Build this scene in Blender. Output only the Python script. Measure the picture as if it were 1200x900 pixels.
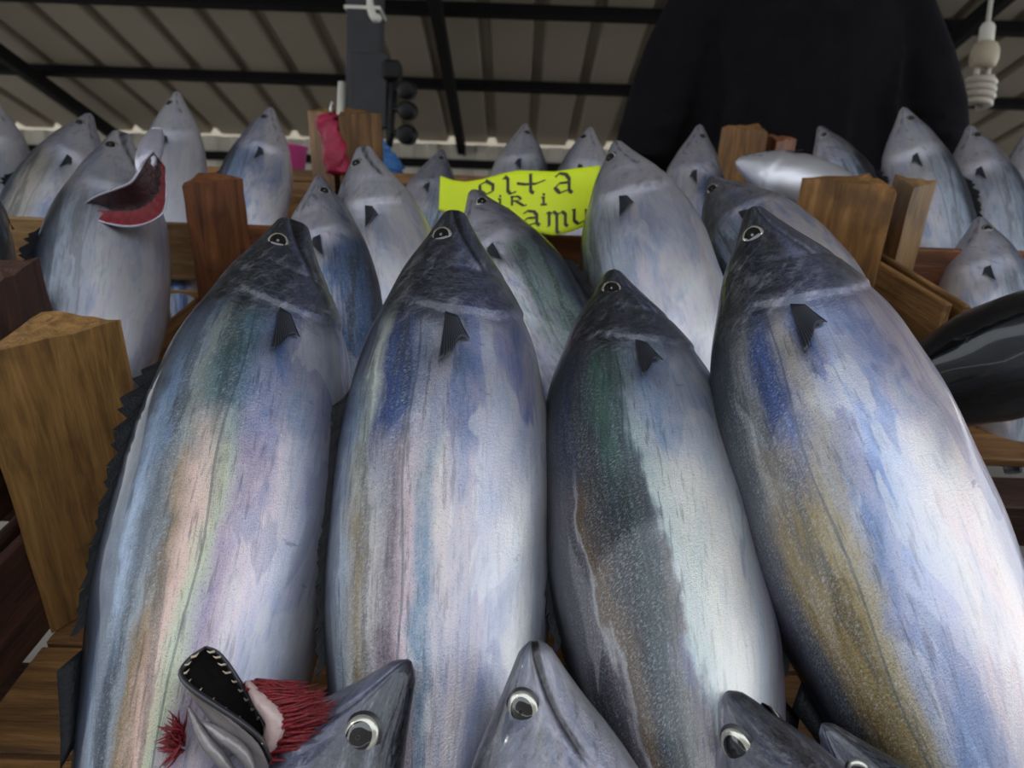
import bpy, bmesh, math, random
import numpy as np
from mathutils import Vector, Matrix

for o in list(bpy.data.objects):
    bpy.data.objects.remove(o)
scene = bpy.context.scene
COL = scene.collection

# ------------------------------------------------------------------ camera
CAM = Vector((0.0, 0.0, 0.92))
PITCH, ROLL = math.radians(8.0), math.radians(2.0)
F0 = Vector((0, math.cos(PITCH), -math.sin(PITCH)))
U0 = Vector((0, math.sin(PITCH), math.cos(PITCH)))
R0 = Vector((1, 0, 0))
RC = (R0 * math.cos(ROLL) + U0 * math.sin(ROLL)).normalized()   # camera right
UC = (U0 * math.cos(ROLL) - R0 * math.sin(ROLL)).normalized()   # camera up
FPX = 1200 * 26.0 / 36.0
cd = bpy.data.cameras.new('camera')
cam = bpy.data.objects.new('camera', cd)
COL.objects.link(cam)
cd.lens, cd.sensor_width, cd.sensor_fit = 26.0, 36.0, 'HORIZONTAL'
cd.clip_start, cd.clip_end = 0.01, 100
M = Matrix((RC, UC, -F0)).transposed().to_4x4()
M.translation = CAM
cam.matrix_world = M
cd.dof.use_dof = True
cd.dof.focus_distance = 0.46
cd.dof.aperture_fstop = 10.0
scene.camera = cam

# ------------------------------------------------------------------ light
w = bpy.data.worlds.new('overcast_sky')
scene.world = w
w.use_nodes = True
bg = w.node_tree.nodes['Background']
bg.inputs['Color'].default_value = (0.90, 0.95, 1.0, 1)
bg.inputs['Strength'].default_value = 2.0
sd_ = bpy.data.lights.new('streak_sun', 'SUN')  # soft sun lamp added for highlight streaks along the fish
sd_.energy, sd_.angle, sd_.color = 2.0, math.radians(10), (1.0, .98, .94)
so_ = bpy.data.objects.new('streak_sun', sd_)
COL.objects.link(so_)
so_.rotation_euler = Vector((-.80, -.12, .50)).to_track_quat('Z', 'Y').to_euler()
scene.view_settings.view_transform = 'Standard'
scene.view_settings.look = 'None'
scene.view_settings.exposure = 0.2
scene.view_settings.gamma = 1.0
scene.view_settings.use_curve_mapping = False

rnd = random.Random(7)


def pix(px, py, Z):
    """point seen at pixel (px,py) at depth Z along the lens axis"""
    return CAM + (F0 + RC * ((px - 600) / FPX) + UC * ((450 - py) / FPX)) * Z


# ------------------------------------------------------------------ node helpers
class NT:
    def __init__(self, name):
        self.m = bpy.data.materials.new(name)
        self.m.use_nodes = True
        self.t = self.m.node_tree
        self.b = self.t.nodes['Principled BSDF']

    def n(self, typ, **kw):
        x = self.t.nodes.new('ShaderNode' + typ)
        for k, v in kw.items():
            setattr(x, k, v)
        return x

    def put(self, sock, v):
        if v is None:
            return
        if isinstance(v, bpy.types.NodeSocket):
            self.t.links.new(v, sock)
        elif isinstance(v, (tuple, list)):
            sock.default_value = tuple(v) + (1,) if (len(v) == 3 and sock.type == 'RGBA') else v
        else:
            sock.default_value = v

    def math(self, op, a, b=None, c=None, clamp=False):
        x = self.n('Math', operation=op, use_clamp=clamp)
        self.put(x.inputs[0], a)
        self.put(x.inputs[1], b)
        self.put(x.inputs[2], c)
        return x.outputs[0]

    def sstep(self, v, a, b, lo=0.0, hi=1.0):
        x = self.n('MapRange', interpolation_type='SMOOTHSTEP')
        self.put(x.inputs['Value'], v)
        self.put(x.inputs['From Min'], a)
        self.put(x.inputs['From Max'], b)
        self.put(x.inputs['To Min'], lo)
        self.put(x.inputs['To Max'], hi)
        return x.outputs[0]

    def mix(self, f, a, b, mode='MIX'):
        x = self.n('Mix', data_type='RGBA', blend_type=mode)
        self.put(x.inputs[0], f)
        self.put(x.inputs[6], a)
        self.put(x.inputs[7], b)
        return x.outputs[2]

    def ramp(self, f, stops, interp='LINEAR'):
        x = self.n('ValToRGB')
        cr = x.color_ramp
        cr.interpolation = interp
        while len(cr.elements) < len(stops):
            cr.elements.new(0.5)
        for e, (p, c) in zip(cr.elements, stops):
            e.position = p
            e.color = tuple(c) + (1,) if len(c) == 3 else c
        self.put(x.inputs[0], f)
        return x.outputs[0]

    def noise(self, vec, scale, detail=3, rough=0.55, dist=0.0):
        x = self.n('TexNoise')
        self.put(x.inputs['Vector'], vec)
        x.inputs['Scale'].default_value = scale
        x.inputs['Detail'].default_value = detail
        x.inputs['Roughness'].default_value = rough
        x.inputs['Distortion'].default_value = dist
        return x.outputs['Fac']

    def comb(self, x, y, z):
        c = self.n('CombineXYZ')
        self.put(c.inputs[0], x)
        self.put(c.inputs[1], y)
        self.put(c.inputs[2], z)
        return c.outputs[0]

    def bump(self, h, strength, dist=0.01, normal=None):
        x = self.n('Bump')
        self.put(x.inputs['Height'], h)
        x.inputs['Strength'].default_value = strength
        x.inputs['Distance'].default_value = dist
        if normal is not None:
            self.put(x.inputs['Normal'], normal)
        return x.outputs[0]

    def attr(self, name, typ='GEOMETRY'):
        return self.n('Attribute', attribute_name=name, attribute_type=typ)

    def set(self, **kw):
        for k, v in kw.items():
            self.put(self.b.inputs[k.replace('_', ' ')], v)
        return self.m


def simple(name, col, rough=0.5, metal=0.0, var=0.15, scale=30.0, bump=0.0, **kw):
    t = NT(name)
    co = t.n('TexCoord').outputs['Object']
    f = t.noise(co, scale, 4)
    dark = tuple(c * (1 - var) for c in col)
    lite = tuple(min(1, c * (1 + var)) for c in col)
    c = t.mix(f, dark, lite)
    t.set(Base_Color=c, Roughness=rough, Metallic=metal, **kw)
    if bump:
        t.set(Normal=t.bump(t.noise(co, scale * 3, 5), bump, 0.003))
    return t.m


# ------------------------------------------------------------------ materials
def lin(r, g, b, k=1.0):
    f = lambda c: k * ((c / 255) / 12.92 if c <= 10 else (((c / 255) + .055) / 1.055) ** 2.4)
    m = (r + g + b) / 3
    return tuple(f(m + (c - m) * .90) for c in (r, g, b))


def fish_skin(name='fish_skin', front=None, rear=None, drift=0.0, kb=1.02):
    t = NT(name)
    a = t.attr('fuv')
    sep = t.n('SeparateXYZ')
    t.put(sep.inputs[0], a.outputs['Vector'])
    s, v, m = sep.outputs
    seed = t.attr('seed', 'OBJECT').outputs['Fac']
    dark = t.attr('dark', 'OBJECT').outputs['Fac']
    pale = t.attr('pale', 'OBJECT').outputs['Fac']
    tint = t.n('ObjectInfo').outputs['Color']
    sd = t.math('MULTIPLY', seed, 7.31)
    P = t.comb(t.math('MULTIPLY', s, 1.0), t.math('MULTIPLY', v, 0.42), sd)          # isotropic on the skin
    PL = t.comb(t.math('MULTIPLY', s, 1.0), t.math('MULTIPLY', v, 3.2), sd)           # streaks along the fish
    PA = t.comb(t.math('MULTIPLY', s, 3.0), t.math('MULTIPLY', v, 0.5), sd)           # streaks around the fish
    nbig = t.noise(P, 5.5, 2)
    nmed = t.noise(P, 16, 4, 0.6)
    nstr = t.noise(PL, 4.5, 4, 0.6)
    nstr2 = t.noise(PL, 13, 3, 0.6)
    PO = t.comb(t.math('ADD', t.math('MULTIPLY', s, 2.4), t.math('MULTIPLY', v, .55)), t.math('SUBTRACT', t.math('MULTIPLY', v, .42), t.math('MULTIPLY', s, .25)), sd)
    nacr = t.noise(PO, 190, 4, 0.7)                     # hairline scuffs, slanting across the flank
    nfine = t.noise(P, 620, 3, 0.7)
    vw = t.math('ADD', v, t.math('MULTIPLY', t.math('SUBTRACT', nbig, 0.5), 0.10))
    vw = t.math('ADD', vw, t.math('MULTIPLY', t.math('SUBTRACT', nmed, 0.5), 0.10))
    vv = t.math('ADD', vw, t.math('MULTIPLY', t.math('SUBTRACT', nstr, 0.5), 0.09))
    # lengthwise sheen: blue, lilac, pink, cream, in soft patches
    hv_ = t.comb(t.math('MULTIPLY', s, .62), t.math('MULTIPLY', v, .95), t.math('ADD', sd, 3.3))
    hue = t.ramp(t.noise(hv_, 8.0, 5, .66, .5),
                 [(.30, (.07, .11, .27)), (.40, (.20, .28, .50)), (.47, (.44, .44, .58)), (.53, (.64, .55, .59)),
                  (.60, (.66, .64, .60)), (.68, (.32, .45, .58)), (.76, (.13, .19, .38))])
    if front:
        vd = t.math('SUBTRACT', vv, t.math('MULTIPLY', t.math('MAXIMUM', t.math('SUBTRACT', s, .40), 0.0), drift))
        rf = t.ramp(vv, [(p, lin(*c, kb)) for p, c in front])
        rr = t.ramp(vd, [(p, lin(*c, kb)) for p, c in rear])
        sw = t.math('ADD', s, t.math('MULTIPLY', t.math('SUBTRACT', nmed, .5), .22))
        base = t.mix(t.sstep(sw, .34, .49), rf, rr)
        base = t.mix(t.sstep(vv, .36, .52, 0.0, .34), base, hue)
    else:
        base = t.ramp(vv, [(0.0, (.008, .010, .018)), (.15, (.016, .024, .045)), (.24, (.075, .11, .17)),
                           (.33, (.14, .18, .23)), (.42, (.18, .24, .35)), (.52, (.26, .31, .45)),
                           (.64, (.38, .41, .52)), (.78, (.50, .50, .58)), (1.0, (.54, .53, .58))])
        base = t.mix(t.sstep(vv, .24, .50, 0.0, .58), base, hue)
        bandm = t.math('MULTIPLY', t.sstep(vv, .17, .27), t.sstep(vv, .48, .38))
        base = t.mix(t.math('MULTIPLY', bandm, t.sstep(nstr2, .34, .60, .35, .95)), base, tint)
    # sharp-edged paler and darker sheets low on the flank
    zone = t.noise(t.comb(t.math('MULTIPLY', s, .8), t.math('MULTIPLY', v, .9), t.math('ADD', sd, 9.1)), 6.0, 3, .55, .6)
    base = t.mix(t.math('MULTIPLY', t.sstep(zone, .55, .575), t.sstep(vv, .40, .50, 0, .38)), base, (.68, .69, .70))
    base = t.mix(t.math('MULTIPLY', t.sstep(zone, .42, .395), t.sstep(vv, .40, .50, 0, .34)), base, (.13, .17, .33))
    # dark slanting stripes of the back
    w_ = t.math('SUBTRACT', t.math('MULTIPLY', v, 44.0), t.math('MULTIPLY', s, 14.0))
    w_ = t.math('ADD', w_, t.math('MULTIPLY', t.math('SUBTRACT', nstr, .5), 9.0))
    w_ = t.math('ADD', w_, t.math('MULTIPLY', t.math('SUBTRACT', nmed, .5), 4.0))
    w_ = t.math('ADD', w_, sd)
    stripe = t.sstep(t.math('SINE', w_), .20, .95)
    stripe = t.math('MULTIPLY', stripe, t.math('MULTIPLY', t.sstep(vv, .07, .16), t.sstep(vv, .44, .34)))
    base = t.mix(t.math('MULTIPLY', stripe, .50 if front else .62), base, (.022, .024, .024))
    # silver grain: bright and dark grains, strongest on the upper flank
    up_ = t.math('MULTIPLY', t.sstep(vv, .05, .18), t.sstep(v, .62, .42, .30, 1.0))
    sc = t.math('MULTIPLY', t.sstep(nacr, .44, .78), t.sstep(nstr2, .34, .56))
    base = t.mix(t.math('MULTIPLY', t.math('MULTIPLY', t.math('MULTIPLY', sc, up_), t.sstep(v, .10, .30, .25, 1.0)), .48), base, (.50, .54, .60))
    gr = t.math('MULTIPLY', t.sstep(nfine, .52, .72), up_)
    base = t.mix(t.math('MULTIPLY', gr, .26), base, (.50, .54, .60))
    dk = t.math('MULTIPLY', t.sstep(nfine, .47, .30), up_)
    base = t.mix(t.math('MULTIPLY', dk, .62), base, (.015, .022, .04))
    blo = t.math('MULTIPLY', t.sstep(t.noise(PL, 22, 4, .65), .52, .66), up_)
    base = t.mix(t.math('MULTIPLY', blo, .5), base, (.035, .042, .058))
    # dark scrapes on the belly
    scr = t.math('MULTIPLY', t.sstep(t.noise(PA, 15, 5, .65), .67, .72), t.sstep(v, .5, .62))
    base = t.mix(t.math('MULTIPLY', scr, .5), base, (.12, .15, .25))
    # lateral line
    ll = t.math('ADD', .395, t.math('MULTIPLY', t.math('SINE', t.math('MULTIPLY', s, 26)), .008))
    llm = t.math('LESS_THAN', t.math('ABSOLUTE', t.math('SUBTRACT', t.math('ADD', v, t.math('MULTIPLY', nmed, .012)), ll)), .0035)
    base = t.mix(t.math('MULTIPLY', llm, .55), base, (.05, .07, .09))
    # bare, darker head
    hedge = t.math('SUBTRACT', .243, t.math('MULTIPLY', t.math('POWER', t.math('ABSOLUTE', t.math('SUBTRACT', v, .46)), 2.0), .32))
    hm = t.sstep(t.math('SUBTRACT', hedge, t.math('ADD', s, t.math('MULTIPLY', t.math('SUBTRACT', nmed, .5), .05))), -.03, .03)
    fil = t.math('ABSOLUTE', t.math('SUBTRACT', t.noise(PA, 26, 5, .7, .5), .5))
    filh = t.sstep(fil, .0, .055)
    hcol = t.ramp(t.math('ADD', v, t.math('MULTIPLY', t.math('SUBTRACT', nmed, .5), .5)),
                  [(.0, (.008, .009, .013)), (.30, (.020, .022, .029)), (.48, (.038, .041, .062)),
                   (.60, (.060, .070, .14)), (.76, (.12, .13, .17)), (1.0, (.24, .24, .28))])
    hcol = t.mix(t.math('MULTIPLY', t.math('SUBTRACT', 1.0, filh), .30), hcol, (.17, .18, .22))
    hsilver = t.ramp(t.math('ADD', v, t.math('MULTIPLY', t.math('SUBTRACT', nmed, .5), .4)),
                     [(.0, (.03, .035, .05)), (.20, (.14, .16, .22)), (.34, (.42, .44, .55)), (.6, (.62, .61, .70)), (1.0, (.72, .70, .75))])
    hsilver = t.mix(.35, hsilver, hue)
    hcol = t.mix(dark, hsilver, hcol)
    mot = t.noise(PO, 22, 5, .68)
    hcol = t.mix(t.sstep(mot, .50, .68, 0.0, .42), hcol, (.36, .37, .43))
    hcol = t.mix(t.sstep(mot, .48, .32, 0.0, .55), hcol, (.014, .015, .022))
    base = t.mix(t.math('MULTIPLY', hm, .92), base, hcol)
    # overall pale or dark individuals
    base = t.mix(t.math('MULTIPLY', pale, t.sstep(v, .15, .5)), base, (.72, .73, .80))
    blk = t.attr('black', 'OBJECT').outputs['Fac']
    base = t.mix(blk, base, (.012, .013, .016))
    # mouth slit
    base = t.mix(m, base, (.010, .009, .010))
    rough = t.math('ADD', .26, t.math('MULTIPLY', nfine, .22))
    h = t.math('MULTIPLY', t.math('ADD', t.math('MULTIPLY', nfine, .6), t.math('MULTIPLY', nacr, .6)), t.math('ADD', .35, up_))
    h = t.math('ADD', h, t.math('MULTIPLY', t.math('MULTIPLY', filh, hm), .6))
    h = t.math('SUBTRACT', h, t.math('MULTIPLY', llm, 1.0))
    t.set(Base_Color=base, Metallic=.72, Roughness=rough, Coat_Weight=.6, Coat_Roughness=.085,
          Normal=t.bump(h, .34, .0018))
    t.b.inputs['Specular IOR Level'].default_value = .5
    return t.m


def fin_mat():
    t = NT('fin_membrane')
    co = t.attr('fuv')
    sep = t.n('SeparateXYZ')
    t.put(sep.inputs[0], co.outputs['Vector'])
    wv = t.math('SINE', t.math('MULTIPLY', sep.outputs[0], 90))
    c = t.mix(t.math('MULTIPLY', t.math('ADD', wv, 1), .5), (.005, .006, .009), (.026, .030, .042))
    c = t.mix(t.math('MULTIPLY', t.sstep(sep.outputs[0], .25, 1.0), t.sstep(wv, -.4, .6, .25, .8)), c, (.040, .045, .060))
    t.set(Base_Color=c, Roughness=.38, Normal=t.bump(wv, .35, .0012))
    return t.m


def wood(name, c0, c1, c2, rough=.75, wet=.25):
    t = NT(name)
    co = t.n('TexCoord').outputs['Object']
    r = t.n('ObjectInfo').outputs['Random']
    mp = t.n('Mapping')
    t.put(mp.inputs['Vector'], co)
    mp.inputs['Scale'].default_value = (1.2, 14, 14)
    off = t.comb(t.math('MULTIPLY', r, 9), t.math('MULTIPLY', r, 31), t.math('MULTIPLY', r, 17))
    t.put(mp.inputs['Location'], off)
    g = t.noise(mp.outputs[0], 6, 5, .62, .8)
    g2 = t.noise(mp.outputs[0], 26, 4, .6)
    ad = t.n('VectorMath', operation='ADD')
    t.put(ad.inputs[0], co)
    t.put(ad.inputs[1], off)
    st = t.noise(ad.outputs[0], 11, 4, .6)
    c = t.ramp(g, [(.28, c0), (.52, c1), (.75, c2)])
    c = t.mix(t.math('MULTIPLY', t.sstep(g2, .5, .75), .4), c, tuple(x * .45 for x in c1))
    c = t.mix(t.math('MULTIPLY', t.sstep(st, .52, .68), .55), c, tuple(x * .30 for x in c1))
    hv = t.n('HueSaturation')
    t.put(hv.inputs['Color'], c)
    t.put(hv.inputs['Value'], t.math('ADD', .72, t.math('MULTIPLY', r, .5)))
    t.set(Base_Color=hv.outputs[0], Roughness=t.math('SUBTRACT', rough, t.math('MULTIPLY', st, wet)),
          Normal=t.bump(t.math('ADD', g, t.math('MULTIPLY', g2, .6)), .5, .004))
    return t.m


MAT = {}
MAT['skin'] = fish_skin()
MAT['skin_pink'] = fish_skin('fish_skin_pink_teal',
    [(.0, (12, 14, 22)), (.12, (24, 34, 52)), (.20, (86, 112, 144)), (.27, (120, 130, 128)), (.34, (70, 104, 112)), (.42, (58, 96, 128)),  # lighter grey stop after the steel blue paints in a highlight streak
     (.50, (74, 108, 170)), (.60, (112, 132, 184)), (.72, (128, 138, 172)), (.86, (140, 146, 168)), (1.0, (150, 150, 165))],
    [(.0, (18, 22, 32)), (.10, (44, 56, 76)), (.17, (126, 146, 172)), (.22, (58, 70, 84)), (.25, (120, 130, 140)), (.28, (128, 106, 74)), (.34, (206, 172, 160)), (.40, (182, 190, 160)),
     (.46, (146, 122, 156)), (.54, (216, 202, 214)), (.64, (176, 194, 228)), (.78, (196, 190, 212)), (1.0, (165, 162, 178))])
MAT['skin_slate'] = fish_skin('fish_skin_slate_white',
    [(.0, (12, 15, 26)), (.12, (30, 42, 66)), (.20, (104, 124, 146)), (.25, (186, 194, 184)), (.30, (40, 58, 112)), (.37, (58, 80, 130)), (.44, (120, 126, 142)),
     (.52, (92, 104, 138)), (.62, (104, 132, 196)), (.74, (98, 104, 156)), (.86, (178, 184, 206)), (1.0, (160, 164, 182))],
    [(.0, (20, 23, 28)), (.10, (54, 62, 72)), (.16, (140, 154, 168)), (.24, (112, 94, 52)), (.31, (160, 156, 156)), (.37, (100, 86, 98)), (.42, (186, 164, 170)), (.455, (84, 122, 146)),
     (.50, (190, 180, 178)), (.62, (150, 152, 176)), (.74, (230, 234, 236)), (.86, (176, 180, 202)), (1.0, (150, 150, 166))])
MAT['skin_green'] = fish_skin('fish_skin_green_back',
    [(.0, (10, 14, 18)), (.12, (18, 28, 42)), (.20, (26, 36, 66)), (.26, (40, 52, 66)), (.32, (54, 90, 78)), (.40, (84, 112, 118)), (.48, (124, 152, 186)),
     (.62, (156, 176, 204)), (.78, (164, 170, 194)), (1.0, (150, 150, 168))],
    [(.0, (14, 16, 20)), (.10, (40, 38, 48)), (.175, (66, 58, 68)), (.19, (128, 128, 130)), (.203, (76, 58, 38)), (.23, (70, 52, 32)), (.28, (20, 34, 48)), (.35, (44, 60, 58)), (.405, (30, 40, 44)),
     (.425, (178, 200, 196)), (.56, (218, 216, 204)), (.66, (190, 204, 216)), (.74, (166, 156, 196)), (.88, (196, 184, 192)), (1.0, (150, 146, 160))], .30)
MAT['skin_olive'] = fish_skin('fish_skin_olive_band',
    [(.0, (10, 14, 14)), (.12, (22, 30, 32)), (.20, (56, 62, 70)), (.26, (132, 134, 136)), (.31, (44, 60, 104)), (.38, (46, 72, 140)), (.44, (136, 132, 124)), (.50, (62, 88, 156)),
     (.55, (150, 176, 224)), (.66, (126, 138, 182)), (.80, (196, 178, 192)), (1.0, (176, 170, 180))],
    [(.0, (12, 14, 20)), (.10, (26, 30, 42)), (.20, (58, 60, 70)), (.27, (108, 86, 36)), (.36, (122, 104, 54)), (.42, (150, 138, 104)), (.47, (92, 118, 168)), (.54, (156, 178, 220)),
     (.64, (214, 202, 208)), (.78, (228, 212, 206)), (.90, (190, 188, 204)), (1.0, (170, 168, 180))])
MAT['fin'] = fin_mat()
MAT['fin_dark'] = simple('back_fin_black', (.006, .0065, .009), .5, 0, .5, 200, .3, Specular_IOR_Level=.2)
MAT['iris'] = simple('fish_iris', (.46, .46, .40), .22, .55, .2, 300, Coat_Weight=1.0)
MAT['pupil'] = simple('fish_pupil', (.006, .006, .008), .06, 0, .1, 100, Coat_Weight=1.0)
MAT['socket'] = simple('fish_eye_rim', (.02, .02, .026), .3, 0, .2, 100)
MAT['mouth'] = simple('fish_mouth_lining', (.004, .003, .0035), .7, 0, .5, 120, .3, Specular_IOR_Level=.1)
MAT['jaw'] = simple('fish_jaw_skin', (.20, .185, .19), .3, .25, .45, 60, .3, Coat_Weight=.4)
MAT['jawpale'] = simple('fish_chin_skin', (.34, .33, .40), .3, .35, .3, 60, .3, Coat_Weight=.4)
MAT['gill'] = simple('gill_red', (.17, .005, .011), .42, 0, .8, 220, .5)
MAT['gill_dark'] = simple('gill_chamber', (.035, .012, .014), .45, 0, .6, 90, .5)
MAT['gill_bone'] = simple('gill_bone', (.46, .34, .33), .35, 0, .25, 80, .3, Coat_Weight=.4)
MAT['tooth'] = simple('tooth_ivory', (.60, .50, .38), .3, 0, .15, 100)
MAT['wood_a'] = wood('crate_pine', (.062, .027, .008), (.21, .100, .029), (.36, .19, .065))
MAT['wood_f'] = wood('crate_rough_block', (.085, .040, .011), (.25, .130, .036), (.38, .21, .068), .9, .1)
MAT['wood_b'] = wood('crate_red_pine', (.050, .014, .005), (.17, .055, .016), (.28, .11, .034))
MAT['wood_c'] = wood('crate_ply', (.16, .080, .024), (.30, .17, .060), (.42, .26, .11))
MAT['wood_d'] = wood('crate_wet_bark', (.014, .006, .004), (.055, .020, .012), (.11, .045, .028))
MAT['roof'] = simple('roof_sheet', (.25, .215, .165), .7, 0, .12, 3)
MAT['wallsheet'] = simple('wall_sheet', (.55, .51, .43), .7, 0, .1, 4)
MAT['black'] = simple('black_steel', (.007, .0065, .0065), .8, 0, .3, 12, Specular_IOR_Level=.15)
MAT['blackpl'] = simple('black_plastic', (.006, .006, .007), .5, 0, .3, 40, Specular_IOR_Level=.25)
MAT['pole'] = simple('grey_painted_post', (.042, .042, .048), .7, 0, .25, 18, .2, Specular_IOR_Level=.3)
MAT['white'] = simple('white_plastic', (.68, .66, .60), .45, 0, .06, 30)
MAT['bulbbase'] = simple('bulb_base', (.48, .42, .30), .5, 0, .15, 60)
MAT['bulb'] = simple('bulb_glass_tube', (.55, .50, .43), .3, 0, .05, 30)
MAT['sign'] = simple('fluorescent_paper', (.66, .80, .012), .6, 0, .10, 14)
MAT['ink'] = simple('marker_ink', (.020, .024, .006), .5, 0, .3, 60)
MAT['magenta'] = simple('magenta_plastic_bag', (.30, .004, .040), .5, 0, .4, 50, .6)
MAT['pink'] = simple('pink_plastic', (.50, .055, .22), .5, 0, .15, 40)
MAT['blue'] = simple('blue_plastic', (.020, .12, .34), .45, 0, .3, 30)
MAT['metal'] = simple('hook_wire', (.45, .45, .46), .3, .9, .2, 40)
MAT['sweater'] = simple('black_knit', (.0065, .0062, .0078), .95, 0, .5, 18, .8, Specular_IOR_Level=.12)
MAT['trousers'] = simple('dark_trousers', (.012, .013, .018), .9, 0, .3, 14, .5)
MAT['flesh'] = simple('person_skin', (.46, .26, .18), .5, 0, .12, 30)
MAT['hair'] = simple('dark_hair', (.014, .010, .008), .6, 0, .4, 120, .8)
MAT['shoe'] = simple('rubber_boot', (.016, .016, .016), .5, 0, .2, 20)
MAT['outer'] = simple('cream_plaster', (.34, .30, .235), .8, 0, .15, 3)
MAT['street'] = simple('street_plaster', (.20, .18, .16), .8, 0, .2, 2)
MAT['ground'] = simple('wet_concrete', (.16, .15, .14), .5, 0, .35, 5, .4)


# ------------------------------------------------------------------ object helpers
def link(name, me, mat=None, parent=None, loc=None):
    o = bpy.data.objects.new(name, me)
    COL.objects.link(o)
    if mat is not None and me is not None and not me.materials:
        me.materials.append(MAT[mat])
    if parent is not None:
        o.parent = parent
    if loc is not None:
        o.location = loc
    return o


def tag(o, label, cat, group=None):
    o['label'], o['category'] = label, cat
    if group:
        o['group'] = group
    return o


def empty(name, loc=(0, 0, 0)):
    o = bpy.data.objects.new(name, None)
    o.empty_display_size = .02
    COL.objects.link(o)
    o.location = loc
    return o


def mesh(name, verts, faces, smooth=True):
    me = bpy.data.meshes.new(name)
    me.from_pydata([tuple(p) for p in verts], [], [tuple(f) for f in faces])
    me.update()
    if smooth:
        for p in me.polygons:
            p.use_smooth = True
    return me


def set_fuv(me, arr):
    at = me.attributes.new('fuv', 'FLOAT_VECTOR', 'POINT')
    at.data.foreach_set('vector', np.asarray(arr, dtype=np.float32).ravel())


def grid_faces(nu, nv, closed=False, off=0):
    f = []
    for i in range(nu - 1):
        for j in range(nv if closed else nv - 1):
            k = (j + 1) % nv
            f.append((off + i * nv + j, off + i * nv + k, off + (i + 1) * nv + k, off + (i + 1) * nv + j))
    return f


def tube(pts, rad, n=10, caps=True):
    """loft of circles along a polyline"""
    pts = [Vector(p) for p in pts]
    rads = rad if isinstance(rad, (list, tuple)) else [rad] * len(pts)
    vs, fs = [], []
    up = Vector((0, 0, 1))
    prev = None
    for i, p in enumerate(pts):
        t = (pts[min(i + 1, len(pts) - 1)] - pts[max(i - 1, 0)]).normalized()
        if prev is None:
            a = t.cross(up) if abs(t.dot(up)) < .95 else t.cross(Vector((1, 0, 0)))
        else:
            a = prev - t * prev.dot(t)
        a.normalize()
        prev = a
        b = t.cross(a)
        for j in range(n):
            q = 2 * math.pi * j / n
            vs.append(p + (a * math.cos(q) + b * math.sin(q)) * rads[i])
    fs = grid_faces(len(pts), n, True)
    if caps:
        fs.append(tuple(range(n))[::-1])
        fs.append(tuple(range((len(pts) - 1) * n, len(pts) * n)))
    return vs, fs


def join(*vf):
    V, Fc = [], []
    for v, f in vf:
        o = len(V)
        V += list(v)
        Fc += [tuple(i + o for i in x) for x in f]
    return V, Fc


def box_me(sx, sy, sz, bev=.0015, jit=0.0, seed=0):
    bm = bmesh.new()
    bmesh.ops.create_cube(bm, size=1)
    for vtx in bm.verts:
        vtx.co = Vector((vtx.co.x * sx, vtx.co.y * sy, vtx.co.z * sz))
    if jit:
        r = random.Random(seed)
        for vtx in bm.verts:
            vtx.co += Vector((0, r.uniform(-jit, jit), r.uniform(-jit, jit)))
    if bev:
        bmesh.ops.bevel(bm, geom=bm.edges[:], offset=bev, segments=1, affect='EDGES')
    me = bpy.data.meshes.new('board')
    bm.to_mesh(me)
    bm.free()
    return me


def ball(center, rx, ry, rz, nu=14, nv=18):
    vs = []
    for i in range(nu + 1):
        a = math.pi * i / nu
        for j in range(nv):
            b = 2 * math.pi * j / nv
            vs.append(Vector(center) + Vector((rx * math.sin(a) * math.cos(b), ry * math.sin(a) * math.sin(b), rz * math.cos(a))))
    return vs, grid_faces(nu + 1, nv, True)


# ================================================================== SETTING
def S_struct(o):
    o['kind'] = 'structure'
    return o


SL = math.radians(10.8)
EAVE = pix(600, 160, 4.8)
ROOF_A = Vector((0, math.cos(SL), -math.sin(SL)))     # down the slope, away from the stall
ROOF_N = Vector((0, math.sin(SL), math.cos(SL)))


def roof_pt(x, dist, n=0.0):
    """dist metres up-slope from the eave"""
    p = EAVE - ROOF_A * dist + ROOF_N * n
    return Vector((x, p.y, p.z))


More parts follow.
